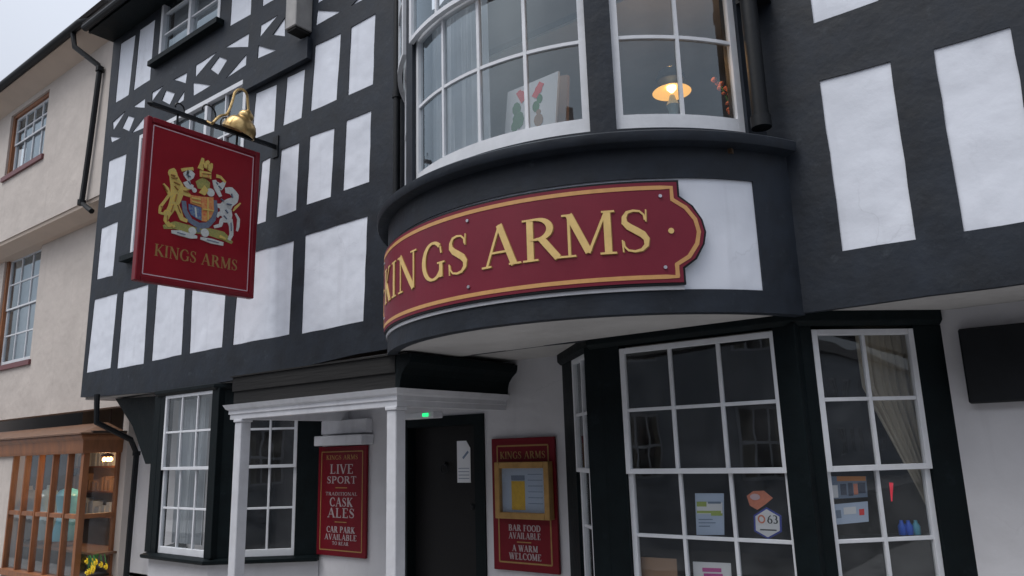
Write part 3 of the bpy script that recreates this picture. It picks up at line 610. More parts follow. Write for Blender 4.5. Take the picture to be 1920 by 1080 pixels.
mb = MB(); mb.prism([(PX0 - .0, PY - .02, 2.3735), (PX1 + .12, PY - .02, 2.3735), (PX1 + .12, GY, 2.376), (PX0 - .0, GY, 2.376)], (0, 0, .012)); mb.build('porch_roof', 'lead', porch)
for X in (PX0 + .14, PX1 - .065):
    mb = MB(); w = .054; mb.box(X - w, X + w, PY + .0, PY + 2 * w, -.2, zb3 - .03); mb.box(X - w - .012, X + w + .012, PY - .012, PY + 2 * w + .012, zb3 - .03, zb3); mb.box(X - w - .02, X + w + .02, PY - .02, PY + 2 * w + .02, BZ, -.2)
    mb.build('porch_post', 'white2', pub, bevel=.006)
# jetty bracket at the far left and corner pieces
br_ = MB(); A = atY(215, 748, 5.0)
for y_, w_ in ((5.0, .0),):
    pts = [atY(215, 747, 5.0), atY(302, 742, 5.0), atY(288, 868, 5.0), atY(272, 870, 5.0), atY(248, 800, 5.0)]
    br_.prism([(p.x, 5.0, p.z) for p in pts], (0, .14, 0))
br_.build('jetty_bracket', 'timber2', pub, bevel=.006)

# ================================================================== THINGS ON THE PUB
# ---- curved fascia sign
Rs = 1.965; sm = bow(Rs); us = lambda d: radians(d) * Rs
sign = empty('fascia_sign', (BC.x, BC.y - Rs, 2.55), 'long curved burgundy sign reading KINGS ARMS in gold on the bow', 'sign')
def outline(e, half=45.4):
    """right half outline in degrees / z, inset by e metres; mirrored for the left end"""
    zt_, zb_ = 3.185 - e, 2.552 + e; de = degrees(e / Rs); zc = 2.866
    R_ = [(41.0 - de, zb_), (41.0 - de, 2.645 + e * .5), (43.3 - de, 2.70 + e * .3), (44.9 - de, 2.79), (half - de, zc), (44.9 - de, 2.945), (43.3 - de, 3.03 - e * .3), (41.0 - de, 3.09 - e * .5), (41.0 - de, zt_)]
    n = 40; top = [(41.0 - de - (82.0 - 2 * de) * i / n, zt_) for i in range(1, n)]; Lf = [(-a, z) for a, z in reversed(R_)]; bot = [(-(41.0 - de) + (82.0 - 2 * de) * i / n, zb_) for i in range(1, n)]
    return R_, top, Lf, bot
def ring(e):
    R_, top, Lf, bot = outline(e); return [(us(a), z) for a, z in R_ + top + Lf + bot]
def board(mb, m, e, n0, n1):
    """filled board as vertical slices so that it bends with the bow"""
    R_, top, Lf, bot = outline(e)
    right = sorted(set(a for a, z in R_)); hi = {}; lo = {}
    for a, z in R_: hi[a] = max(hi.get(a, -9), z); lo[a] = min(lo.get(a, 9), z)
    xs = sorted(hi); xs2 = [x for x in xs if x > 41.0 - degrees(e / Rs) + .01]; base = 41.0 - degrees(e / Rs)
    hiB = 3.09 - e * .5; loB = 2.645 + e * .5
    seq = [(x, lo[x], hi[x]) for x in reversed(xs2)]
    Lm = [(-x, l, h) for x, l, h in seq] + [(-base - .001, loB, hiB)]
    Rm = [(base + .001, loB, hiB)] + [(x, l, h) for x, l, h in reversed(seq)]
    mid = [(-base + 2 * base * i / 48, 2.552 + e, 3.185 - e) for i in range(49)]
    for part in (Lm, mid, Rm): mb.strip(m, [(us(x), l) for x, l, h in part], [(us(x), h) for x, l, h in part], n0, n1)
mb = MB(); board(mb, sm, -.014, 0, .012); mb.build('sign_edge', 'black', sign)
mb = MB(); board(mb, sm, 0, .012, .016); mb.build('sign_board', 'burg', sign)
mb = MB(); rg = ring(.035); rg.append(rg[0]); rg.append(rg[1]); mb.band(sm, rg, .026, .0162, .0185); mb.build('border_line', 'goldline', sign)
mb = MB(); mb2 = MB()
spans = [('K', -36.4, -29.6), ('I', -28.6, -25.2), ('N', -24.4, -14.7), ('G', -13.2, -5.5), ('S', -4.9, .9), ('A', 4.1, 12.1), ('R', 12.4, 20.4), ('M', 19.9, 30.2), ('S', 30.2, 36.0)]
for ch, a, b in spans:
    glyph(mb, sm, ch, us(a), 2.742, us(b) - us(a), .275, .0205, .002, 1.02)
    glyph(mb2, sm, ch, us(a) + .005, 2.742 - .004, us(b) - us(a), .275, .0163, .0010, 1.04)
mb.disc(sm, (us(39.4), 2.872), .018, .0163, .021); mb.disc(sm, (us(-39.4), 2.872), .018, .0163, .021)
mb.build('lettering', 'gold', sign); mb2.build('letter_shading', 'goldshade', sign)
mb = MB()
for d_ in (-38.2, .6, 37.9):
    for z_ in (2.645, 3.095): mb.disc(sm, (us(d_), z_), .011, .0165, .024, 10)
mb.build('bolts', 'bolt', sign)

# ---- hanging sign, crest, bracket and brass lamp
HX = -6.98
hs_ = empty('hanging_sign', (HX, 3.93, 3.26), 'large crimson hanging sign with a royal crest above gold KINGS ARMS', 'sign')
ya, yb, za, zb_ = 3.30, 4.575, 3.262, 4.928
hm = lambda u, z, k: Vector((HX + k, u, z))      # u runs along Y, seen from the right
mb = MB(); mb.box(HX - .02, HX + .02, ya + .02, yb - .02, za + .02, zb_ - .02); mb.build('sign_board', 'red', hs_)
mb = MB()
for a in ((ya, ya + .055, za, zb_), (yb - .055, yb, za, zb_), (ya + .055, yb - .055, za, za + .055), (ya + .055, yb - .055, zb_ - .055, zb_)): mb.box(HX - .04, HX + .04, *a)
mb.build('sign_frame', 'reddark', hs_, bevel=.008)
mb = MB(); e = .075; rr = [(ya + e, za + e), (yb - e, za + e), (yb - e, zb_ - e), (ya + e, zb_ - e)]
for i in range(4):
    a, b = rr[i], rr[(i + 1) % 4]; mb.band(hm, [a, b], .010, .0201, .0215 + i * .0003)
mb.build('border_line', 'palepink', hs_)
def hz(x, y): p = atX(280 + x / 4.5, 280 + y / 4.5, HX + .022); return (p.y, p.z)
SC = (hz(500, 500)[0] - hz(400, 500)[0]) / 100
def cb(mb, pts, w, lay):
    pts = [hz(*p) for p in pts]; wid = [x * SC for x in w] if isinstance(w, (list, tuple)) else w * SC
    P, Q = sub(pts, wid, .03); mb.band(hm, P, Q, .0201, .0225 + lay * .0006)
def cc(mb, c, r, lay): mb.disc(hm, hz(*c), r * SC, .0201, .0225 + lay * .0006)
lion, uni, crown, mant, scr, gold, wht, grn, shr, shb, gar = [MB() for _ in range(11)]
uni_tail, mgold, mgold2, helm, harp, rose = [MB() for _ in range(6)]
SC *= 1.42
# supporters: gold lion (left), white unicorn (right)
cb(lion, [(200,205),(215,260),(240,330),(222,420),(195,490)], [44,60,82,62,50], 1); cc(lion, (198,205), 27, 2); cb(lion, [(185,178),(205,168),(220,185)], 16, 3)
cb(lion, [(245,340),(300,372),(345,392)], [30,26,20], 4); cb(lion, [(240,300),(290,335),(335,330)], [26,22,18], 5)
cb(lion, [(195,480),(150,555),(138,600),(165,640),(195,640)], [44,32,26,24,18], 6); cb(lion, [(215,460),(250,525),(272,585),(320,606)], [40,32,26,18], 7)
cb(lion, [(118,290),(150,335),(168,385),(130,435),(92,485),(85,535),(120,545),(140,515)], [10,22,16,14,16,14,14,10], 8)
cb(uni, [(640,345),(690,350),(728,390),(722,430),(680,450),(640,490),(655,560),(665,600)], [30,46,44,40,52,76,70,44], 1)
cb(uni, [(600,480),(560,470)], [30,18], 2); cb(uni, [(615,540),(585,545),(570,570)], [30,22,16], 3); cb(uni, [(650,590),(610,600),(600,640),(545,655)], [38,26,22,16], 4)
cb(uni, [(675,590),(690,650),(692,720),(670,765)], [40,28,24,18], 5); cb(uni, [(725,540),(752,590),(748,650),(738,690)], [10,18,18,12], 6); cb(uni_tail, [(705,520),(730,490),(768,455)], [8,14,8], 9)
cb(mant, [(565,300),(600,318),(625,290),(640,270)], [40,40,22,12], 7); cb(mant, [(300,190),(330,230),(365,190)], [30,58,34], 8); cb(mant, [(310,270),(330,310),(370,320)], [44,38,22], 9); cc(mant, (378,345), 14, 10)
cb(mant, [(545,260),(565,330),(600,400)], [24,30,20], 11); cc(mant, (515,365), 24, 12); cb(mgold, [(270,175),(320,165),(370,165)], [18,14,20], 10); cb(mgold, [(565,225),(600,235),(640,280)], [20,16,14], 11)
# crown, crest, helm
cb(crown, [(425,205),(520,225)], 38, 12); cb(crown, [(430,170),(445,120),(450,75)], [34,26,14], 13); cb(crown, [(470,160),(490,110),(500,100)], [26,24,14], 14); cb(crown, [(505,185),(520,150),(525,120)], [24,18,12], 15); cb(crown, [(435,130),(520,150)], 26, 16)
cb(helm, [(400,300),(460,290),(510,305)], [40,70,36], 2); cb(crown, [(440,335),(480,370)], [60,40], 17)
cb(shr, [(438,214),(448,214)], 16, 14); cb(shr, [(488,222),(502,226)], 16, 15)
# garter and shield
cb(gar, [(290,435),(300,520),(345,600),(420,645),(490,640),(540,590),(560,520),(555,430)], [26,28,30,34,32,28,26,22], 3)
shr.poly(hm, [hz(*p) for p in ((345,385),(440,400),(440,490),(345,455))], .0201, .0252); shr.poly(hm, [hz(*p) for p in ((441,400),(540,405),(545,520),(520,575),(480,612),(441,605))], .0201, .0254)
shb.poly(hm, [hz(*p) for p in ((330,460),(438,493),(440,600),(400,585),(350,550),(332,510))], .0201, .0256)
cb(gold, [(355,410),(430,425)], 8, 18); cb(gold, [(355,440),(430,458)], 8, 19); cb(gold, [(490,410),(492,600)], 7, 20); cb(gold, [(445,505),(540,520)], 7, 21); cb(harp, [(385,490),(395,575)], 9, 13)
# compartment and scroll
cb(grn, [(118,655),(220,640),(330,672),(420,690),(520,700),(620,730),(700,790)], [20,44,46,30,44,52,16], 0)
cb(scr, [(185,695),(260,708),(350,735),(400,742)], [16,30,26,14], 16); cb(scr, [(430,750),(520,775),(620,800)], [14,28,20], 17); cc(scr, (360,690), 22, 18); cc(scr, (465,705), 24, 19); cb(rose, [(405,665),(418,700)], [14,22], 12)
cb(mgold2, [(190,655),(210,645)], 14, 22); cb(mgold2, [(590,735),(640,760)], [16,12], 23)
shd = MB(); shw = MB()
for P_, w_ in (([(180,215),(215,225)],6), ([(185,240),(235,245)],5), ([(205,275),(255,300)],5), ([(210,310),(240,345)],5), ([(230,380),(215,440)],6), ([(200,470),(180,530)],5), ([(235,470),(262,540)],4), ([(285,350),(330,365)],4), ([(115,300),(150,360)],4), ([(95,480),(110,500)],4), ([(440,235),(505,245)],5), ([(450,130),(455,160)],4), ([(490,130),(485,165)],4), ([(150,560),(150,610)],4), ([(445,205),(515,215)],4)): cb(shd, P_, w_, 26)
for P_, w_ in (([(690,375),(700,410)],5), ([(650,460),(690,470)],5), ([(640,510),(660,540)],6), ([(625,560),(650,590)],5), ([(685,620),(688,690)],4), ([(310,215),(345,235)],5), ([(325,270),(345,300)],5), ([(580,310),(605,335)],5), ([(560,280),(575,300)],5), ([(600,420),(625,440)],5), ([(230,703),(300,722)],4), ([(480,765),(580,790)],4)): cb(shw, P_, w_, 27)
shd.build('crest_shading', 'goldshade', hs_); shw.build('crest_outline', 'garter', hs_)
for b_, nm_, mt_ in ((lion, 'lion', 'heraldgold'), (uni, 'unicorn', 'heraldwhite'), (crown, 'crown', 'heraldgold'), (mant, 'mantling', 'heraldwhite'), (scr, 'scroll', 'heraldwhite'), (grn, 'grassy_mound', 'heraldgreen'), (shr, 'shield', 'shieldred'), (gar, 'garter', 'garter')):
    o_ = b_.build(nm_, mt_, hs_)
    if nm_ == 'unicorn': uni_tail.build('tail', 'heraldgold', o_)
    if nm_ == 'mantling': mgold.build('lining', 'heraldgold', o_)
    if nm_ == 'grassy_mound': mgold2.build('thistles', 'heraldgold', o_); rose.build('rose', 'garter', o_)
    if nm_ == 'crown': helm.build('helm', 'heraldgreen', o_)
    if nm_ == 'shield': shb.build('blue_quarter', 'shieldblue', o_); harp.build('harp', 'heraldwhite', o_); gold.build('charges', 'heraldgold', o_)
mb = MB(); yL, yR = hz(40, 840)[0], hz(745, 990)[0]; v0 = (hz(38, 890)[1] + hz(740, 1030)[1]) / 2; hh = ((hz(38, 790)[1] - hz(38, 890)[1]) + (hz(745, 935)[1] - hz(740, 1030)[1])) / 2
text(mb, hm, 'KINGS ARMS', (yL + yR) / 2, v0, hh, .0201, yR - yL, 1.15); mb.build('lettering', 'goldtxt', hs_)
# bracket
bk = empty('sign_bracket', (HX, F, 5.07), 'black iron bracket with scrolls carrying the hanging sign', 'bracket')
mb = MB(); zbk = 5.075; mb.box(HX - .02, HX + .02, 3.34, F, zbk - .02, zbk + .02); mb.box(HX - .05, HX + .05, F - .015, F, zbk - .13, zbk + .13)
mb.tube([(HX, 3.30, zbk), (HX, 3.34, zbk)], [.01, .03], 8)
mb.build('bracket_bar', 'black', bk)
def spiral(c, r0_, r1_, t0, t1, k=22): return [(HX, c[0] + (r0_ + (r1_ - r0_) * i / k) * cos(t0 + (t1 - t0) * i / k), c[1] + (r0_ + (r1_ - r0_) * i / k) * sin(t0 + (t1 - t0) * i / k)) for i in range(k + 1)]
for c, r_, a0, a1 in (((3.93, zbk + .13), .13, -1.4, 3.2), ((4.18, zbk + .08), .10, 4.4, .2), ((3.62, zbk + .06), .08, -1.5, 3.4), ((4.42, zbk + .07), .075, 4.6, 0)):
    mb = MB(); mb.tube(spiral(c, r_, r_ * .35, a0, a1), .009, 6); mb.build('scroll', 'black', bk, smooth=True)
mb = MB()
for y_ in (3.62, 4.30): mb.tube([(HX, y_, zb_ - .01), (HX, y_, zbk - .018)], .012, 6)
mb.build('hanger', 'black', bk)
# brass swan-neck lamp
lp = empty('swan_neck_lamp', (HX, 4.1, 5.1), 'brass swan-neck lamp with bell shade above the hanging sign', 'lamp')
LX = HX + .10
def lpt(x, y): v = atX(x, y, LX); return Vector((LX, v.y, v.z))
pts = [lpt(398, 232), lpt(412, 218), lpt(426, 213), lpt(436, 190), lpt(441, 173), lpt(452, 167), lpt(462, 175), lpt(465, 195), lpt(466, 214)]
sp = []
for i in range(len(pts) - 1):
    a = pts[max(i - 1, 0)]; b = pts[i]; c = pts[i + 1]; d = pts[min(i + 2, len(pts) - 1)]
    for j in range(5):
        t = j / 5; sp.append(.5 * ((2 * b) + (c - a) * t + (2 * a - 5 * b + 4 * c - d) * t * t + (3 * b - a - 3 * c + d) * t ** 3))
sp.append(pts[-1]); sp.insert(0, Vector((HX, pts[0].y - .01, zbk + .02)))
mb = MB(); mb.tube(sp, .014, 8); mb.build('lamp_arm', 'brass', lp, smooth=True)
top = lpt(465, 211)
mb = MB(); prof = [(.02, .03), (.04, .01), (.075, -.01), (.09, -.04), (.088, -.07), (.10, -.085), (.135, -.10), (.165, -.13), (.19, -.175), (.20, -.225), (.20, -.25), (.19, -.25), (.175, -.19), (.12, -.13), (.02, -.11)]; prof = [(r * .92, h) for r, h in prof]
mb.lathe([(r, h) for r, h in prof], top, 28, (.42, .22, 1)); mb.build('lamp_shade', 'brass', lp, smooth=True)
# ---- grey box on the upper wall
bx = empty('wall_box', (-6.15, F - .2, 6.1), 'tall pale grey metal box mounted on the timbered wall above the beam', 'wall box')
p = atY(585, 60, F); Xr = p.x; q_ = atX(554, 45, Xr); ql = atY(534, 57, q_.y)
mb = MB(); mb.box(ql.x, Xr, q_.y, F, (q_.z + ql.z + p.z) / 3, (q_.z + ql.z + p.z) / 3 + 1.0); mb.build('box_body', 'grey', bx, bevel=.008)
zz = (q_.z + ql.z + p.z) / 3
mb = MB(); mb.box(ql.x + .02, Xr - .02, q_.y + .02, F - .02, zz - .03, zz); mb.build('box_base', 'lead', bx)
mb = MB(); mb.box(Xr, Xr + .006, q_.y + .12, F - .10, zz + .32, zz + .50); mb.build('box_plate', 'grey', bx, bevel=.002)
# ---- pipes
dp = MB(); a = atY(1428, 240, 4.62); dp.tube([(a.x, 4.62, 3.66), (a.x, 4.62, 6.3)], .055, 12); dp.tube([(a.x, 4.62, 3.60), (a.x, 4.62, 3.68)], .066, 12); dp.tube([(a.x, 4.62, 4.55), (a.x, 4.62, 4.62)], .066, 12)
dp.box(a.x - .1, a.x + .1, 4.66, F, 4.56, 4.61)
tag(dp.build('downpipe', 'black', None, smooth=True), 'black downpipe in the corner right of the bow window', 'pipe')
dp = MB(); a = atY(743, 370, 4.74); dp.tube([(a.x, 4.74, 3.40), (a.x, 4.74, 8.0)], .035, 10); dp.tube([(a.x, 4.74, 5.0), (a.x, 4.74, 5.06)], .045, 10)
tag(dp.build('downpipe', 'black', None, smooth=True), 'thin black pipe on the wall left of the bow window', 'pipe')

# ---- red notice boards
def board_at(name, px, Y, label, cat, th=.03):
    (x0_, y0_), (x1_, y1_) = px; a = atY(x0_, y0_, Y); b = atY(x1_, y1_, Y); return a, b
a = atY(598, 838, 5.56); b = atY(685, 1048, 5.56)
nb = empty('notice_board', (a.x, 5.56, b.z), 'narrow red board advertising LIVE SPORT and CASK ALES beside the porch', 'sign')
fm = flat((a.x, 5.56), (b.x, 5.56)); Wd = b.x - a.x; Hd = a.z - b.z; z0_ = b.z
mb = MB(); mb.mbox(fm, 0, Wd, z0_, a.z, -.03, 0); mb.build('board_panel', 'burg2', nb, bevel=.004)
mb = MB(); i_ = .06
for k_, (p_, r_) in enumerate((((i_, z0_ + i_), (Wd - i_, z0_ + i_)), ((Wd - i_, z0_ + i_), (Wd - i_, a.z - i_)), ((Wd - i_, a.z - i_), (i_, a.z - i_)), ((i_, a.z - i_), (i_, z0_ + i_)))): mb.band(fm, [p_, r_], .012, .0005, .0025 + k_ * .0003)
mb.band(fm, [(Wd * .38, z0_ + Hd * .615), (Wd * .62, z0_ + Hd * .615)], .01, .0005, .003); mb.band(fm, [(Wd * .38, z0_ + Hd * .305), (Wd * .62, z0_ + Hd * .305)], .01, .0005, .003)
text(mb, fm, 'KINGS ARMS', Wd / 2, z0_ + Hd * .875, Hd * .042, .0005, Wd * .66, 1.3)
mb.build('gold_lettering', 'goldtxt', nb)
mb = MB()
text(mb, fm, 'LIVE', Wd / 2, z0_ + Hd * .745, Hd * .085, .0005, Wd * .50, 1.45); text(mb, fm, 'SPORT', Wd / 2, z0_ + Hd * .655, Hd * .065, .0005, Wd * .62, 1.45)
text(mb, fm, 'TRADITIONAL' , Wd / 2, z0_ + Hd * .545, Hd * .03, .0005, Wd * .66, 1.5)
text(mb, fm, 'CASK', Wd / 2, z0_ + Hd * .445, Hd * .08, .0005, Wd * .48, 1.45); text(mb, fm, 'ALES', Wd / 2, z0_ + Hd * .345, Hd * .085, .0005, Wd * .56, 1.45)
text(mb, fm, 'CAR PARK', Wd / 2, z0_ + Hd * .21, Hd * .055, .0005, Wd * .58, 1.5); text(mb, fm, 'AVAILABLE', Wd / 2, z0_ + Hd * .145, Hd * .05, .0005, Wd * .66, 1.5); text(mb, fm, 'TO REAR', Wd / 2, z0_ + Hd * .10, Hd * .03, .0005, Wd * .34, 1.5)
mb.build('white_lettering', 'offwhite', nb)
a = atY(921, 823, 5.56); b = atY(1049, 1078, 5.56)
nb = empty('notice_board', (a.x, 5.56, b.z), 'wide red board with a framed menu beside the door, BAR FOOD AVAILABLE', 'sign')
fm = flat((a.x, 5.56), (b.x, 5.56)); Wd = b.x - a.x; Hd = a.z - b.z; z0_ = b.z
mb = MB(); mb.mbox(fm, 0, Wd, z0_, a.z, -.03, 0); mb.build('board_panel', 'burg2', nb, bevel=.004)
mb = MB(); i_ = .07
for k_, (p_, r_) in enumerate((((i_, z0_ + i_), (Wd - i_, z0_ + i_)), ((Wd - i_, z0_ + i_), (Wd - i_, a.z - i_)), ((Wd - i_, a.z - i_), (i_, a.z - i_)), ((i_, a.z - i_), (i_, z0_ + i_)))): mb.band(fm, [p_, r_], .014, .0005, .0025 + k_ * .0003)
mb.band(fm, [(Wd * .38, z0_ + Hd * .213), (Wd * .60, z0_ + Hd * .213)], .01, .0005, .003)
text(mb, fm, 'KINGS ARMS', Wd * .5, z0_ + Hd * .84, Hd * .055, .0005, Wd * .72, 1.25)
mb.build('gold_lettering', 'goldtxt', nb)
mb = MB()
for s_, v_, h_, w_ in (('BAR FOOD', .295, .046, .50), ('AVAILABLE', .237, .046, .50), ('A WARM', .145, .046, .40), ('WELCOME', .085, .048, .50)): text(mb, fm, s_, Wd * .5, z0_ + Hd * v_, Hd * h_, .0005, Wd * w_, 1.45)
mb.build('white_lettering', 'offwhite', nb)
mcA = atY(926, 867, 5.48); mcB = atY(1031, 976, 5.48); m2 = flat((mcA.x, 5.48), (mcB.x, 5.48)); w2 = mcB.x - mcA.x; zA, zB = mcB.z, mcA.z
mc = empty('menu_case', (mcA.x, 5.48, zA), 'oak-framed glazed menu case with yellow sheet on the wide red board', 'menu case')
mb = MB(); f_ = .055
for aa in ((0, f_, zA, zB), (w2 - f_, w2, zA, zB), (f_, w2 - f_, zA, zA + f_), (f_, w2 - f_, zB - f_, zB)): mb.mbox(m2, *aa, -.075, 0)
mb.build('case_frame', 'oak', mc, bevel=.004)
mb = MB(); mb.mbox(m2, f_, w2 - f_, zA + f_, zB - f_, -.06, -.045); mb.build('backing_sheet', 'paperblue', mc)
mb = MB(); mb.mbox(m2, w2 * .27, w2 * .52, zA + f_ + .02, zA + (zB - zA) * .66, -.045, -.043); mb.build('yellow_sheet', 'yellow', mc)
mb = MB(); mb.mbox(m2, w2 * .27, w2 * .52, zA + (zB - zA) * .67, zA + (zB - zA) * .76, -.045, -.043)
for k_ in range(6): mb.mbox(m2, w2 * .58, w2 * .84, zA + .13 + k_ * .05, zA + .135 + k_ * .05, -.045, -.0436)
mb.build('printing', 'greyblue', mc)
mb = MB(); mb.msheet(m2, f_, w2 - f_, zA + f_, zB - f_, -.02); mb.build('case_glass', 'glass', mc)
# white lamp box above the narrow board
a = atY(600, 790, 5.5); b = atY(688, 833, 5.5)
wb = MB(); wb.box(a.x + .02, b.x - .02, 5.50, GY, (a.z + b.z) / 2 - .015, a.z); wb.box(a.x, b.x, 5.42, GY, b.z, (a.z + b.z) / 2 - .03)
tag(wb.build('box_light', 'white2', None, bevel=.008), 'white two-step light box above the narrow red board', 'light')
# emergency light under the porch
c = atY(785, 779, 5.2); el = empty('emergency_light', (c.x, 5.2, c.z), 'slim white light under the porch with a green indicator', 'light')
mb = MB(); a = atY(752, 776, 5.2); b = atY(812, 776, 5.2); mb.box(a.x, b.x, 5.2, 5.34, c.z - .03, c.z + .03); mb.build('light_body', 'white2', el, bevel=.008)
mb = MB(); p = atY(797, 778, 5.19); mb.box(p.x - .032, p.x + .032, 5.185, 5.2, p.z - .014, p.z + .016); mb.build('indicator', 'ledgreen', el)
# notice on the door
a = atY(857, 827, GY + .098); b = atY(883, 905, GY + .098); dm = flat((a.x, GY + .098), (b.x, GY + .098)); w_ = b.x - a.x
dn = MB(); dn.poly(dm, [(-.03 * 0, b.z), (w_, b.z), (w_, b.z + (a.z - b.z) * .82), (w_ * .7, a.z), (0, a.z)], 0, .003)
dn = tag(dn.build('door_notice', 'paper', None), 'white paper notice with clipped corner taped to the dark door', 'notice')
mb = MB(); mb.band(dm, [(w_ * .45, b.z + (a.z - b.z) * .58), (w_ * .85, b.z + (a.z - b.z) * .74)], .022, .003, .005)
for k_ in range(4): mb.band(dm, [(w_ * .1, b.z + (a.z - b.z) * (.1 + .08 * k_)), (w_ * .9, b.z + (a.z - b.z) * (.1 + .08 * k_))], .006, .003, .0045 + k_ * .0002)
mb.build('print', 'greyblue', dn)
# black box sign on the right wall
a = atY(1795, 617, 5.52); b = atY(1815, 757, 5.52)
mb = MB(); mb.box(a.x, a.x + 1.15, 5.52, GY, b.z, a.z); mb.build
bs = tag(mb.build('blank_sign', 'black', None, bevel=.01), 'blank black wall sign on the white wall right of the bay', 'sign')

# ---- things stuck in the bay windows (just behind the glass)
def sheet(name, pxs, A, B, m_, label, cat, off=-.075, extra=()):
    """flat sheet standing behind the glass of the bay face A-B; extra: (fractions, material) prints"""
    mm = flat(A, B); Av = Vector(A); d = (Vector(B) - Av).normalized(); nn = Vector((d.y, -d.x))
    A2 = Av + nn * off; B2 = Vector(B) + nn * off
    uv = []
    for p in pxs:
        w = on_line(p[0], p[1], A2, B2); uv.append(((Vector((w.x, w.y)) - Av).dot(d), w.z))
    mb = MB(); mb.poly(mm, uv, off - .004, off); o = mb.build(name, m_, None); tag(o, label, cat)
    def bi(f, g_):   # bilinear inside the first four corners TL TR BR BL
        t = Vector(uv[0]).lerp(Vector(uv[1]), f); b_ = Vector(uv[3]).lerp(Vector(uv[2]), f); return tuple(t.lerp(b_, g_))
    for k_, (fs_, mt, nm) in enumerate(extra):
        mb = MB()
        for f4 in fs_: mb.poly(mm, [bi(f4[0], f4[1]), bi(f4[2], f4[1]), bi(f4[2], f4[3]), bi(f4[0], f4[3])], off, off + .0015 + k_ * .0005)
        mb.build(nm, mt, o)
    return o, mm, uv
R1, R2, R3 = RB[1], RB[2], RB[3]
sheet('poster', [(1303, 925), (1357, 925), (1358, 1003), (1306, 1003)], R1, R2, 'paperblue', 'pale blue poster with a green landscape in the bay window', 'poster', extra=[([(.05, .22, .95, .5)], 'paper', 'picture'), ([(.05, .2, .4, .32), (.05, .42, .9, .48), (.55, .48, .95, .54)], 'lime', 'landscape'), ([(.1, .62, .6, .64), (.1, .70, .7, .72), (.1, .78, .5, .80), (.45, .2, .9, .25)], 'greyblue', 'print')])
o, mm, uv = sheet('window_sticker', [(1400, 930), (1412, 921), (1432, 920), (1449, 934), (1436, 945), (1420, 956), (1406, 948)], R1, R2, 'coral', 'coral shield-shaped sticker above the hexagon in the bay window', 'sticker')
mb = MB(); cx = sum(p[0] for p in uv) / len(uv); cz = sum(p[1] for p in uv) / len(uv); mb.disc(mm, (cx - .02, cz + .015), .033, -.075, -.072, 12, .02); mb.build('emblem', 'palepink', o)
o, mm, uv = sheet('window_sticker', [(1437, 951), (1465, 967), (1466, 997), (1440, 1011), (1414, 996), (1413, 966)], R1, R2, 'blue', 'white hexagonal rating sticker with blue edge in the bay window', 'sticker', off=-.073)
cx = sum(p[0] for p in uv) / 6; cz = sum(p[1] for p in uv) / 6
mb = MB(); mb.poly(mm, [(cx + (p[0] - cx) * .86, cz + (p[1] - cz) * .88) for p in uv], -.073, -.071); mb.build('sticker_face', 'paper', o)
mb = MB(); text(mb, mm, '63', cx + .035, cz + .0, .05, -.071, .07, 1.3); mb.band(mm, [(cx - .05, cz - .04), (cx + .055, cz - .04)], .008, -.071, -.0695); mb.build('number', 'ink', o)
mb = MB(); mb.band(mm, [(cx - .035 + .02 * cos(t * pi / 6), cz + .025 + .022 * sin(t * pi / 6)) for t in range(13)], .01, -.071, -.0695); mb.build('ring', 'coral', o)
sheet('cardboard_sheet', [(1197, 1044), (1268, 1048), (1274, 1130), (1200, 1130)], R1, R2, 'card', 'brown cardboard sheet in the lowest left pane of the bay window', 'cardboard', off=-.10)
sheet('poster', [(1299, 1053), (1370, 1056), (1374, 1130), (1303, 1130)], R1, R2, 'paper', 'white poster with magenta lettering low in the bay window', 'poster', off=-.10, extra=[([(.25, .14, .75, .24), (.28, .28, .78, .36)], 'pink', 'print')])
sheet('window_banner', [(1553, 893), (1624, 893), (1627, 932), (1556, 936)], R2, R3, 'greyblue', 'small banner with an orange strip in the angled bay window', 'banner', extra=[([(.22, .0, .98, .22)], 'orangeprint', 'strip'), ([(.30, .35, .45, .85), (.5, .3, .62, .9), (.76, .3, .95, .8)], 'navy', 'figures'), ([(.64, .35, .75, .85)], 'coral', 'figure'), ([(.05, .4, .22, .95)], 'paper', 'corner')])
sheet('poster', [(1560, 946), (1627, 940), (1629, 978), (1565, 984)], R2, R3, 'paperblue', 'pale ticket-shaped poster below the banner in the angled bay window', 'poster', extra=[([(.08, .3, .22, .7)], 'greyblue', 'picture'), ([(.74, .35, .88, .65)], 'redprint', 'logo'), ([(.3, .2, .65, .55)], 'paper', 'print')])
def inside(px, py, A, B, off):
    d = (Vector(B) - Vector(A)).normalized(); nn = Vector((d.y, -d.x)); A2 = Vector(A) + nn * off; B2 = Vector(B) + nn * off; return on_line(px, py, A2, B2)
p = inside(1671, 905, R2, R3, -.4); p2_ = inside(1672, 940, R2, R3, -.4)
mb = MB(); mb.tube([p2_, p], [.004, .013], 8); tag(mb.build('light_strip', 'ledred', None), 'small glowing red light behind the angled bay window', 'light')
for k_, (x_, mt, lb) in enumerate(((1693, 'bluebright', 'bright blue bottle leftmost on the ledge behind the angled bay window'), (1706, 'bluebright', 'bright blue bottle in the middle on the ledge behind the angled bay window'), (1720, 'cyan', 'pale turquoise bottle at the right end of the ledge behind the angled bay window'))):
    p = inside(x_, 1003, R2, R3, -.14); mb = MB(); mb.lathe([(.022, 0), (.024, .01), (.024, .055), (.012, .075), (.011, .09)], p, 12); tag(mb.build('bottle', mt, None, smooth=True), lb, 'bottle', 'bottles on the bay window ledge')
# ledge board for them
p = inside(1700, 1003, R2, R3, -.14)
mm = flat(R2, R3); mb = MB(); mb.mbox(mm, .1, 1.0, p.z - .03, p.z, -.26, -.08); mb.build('window_ledge', 'timber2', bayR)

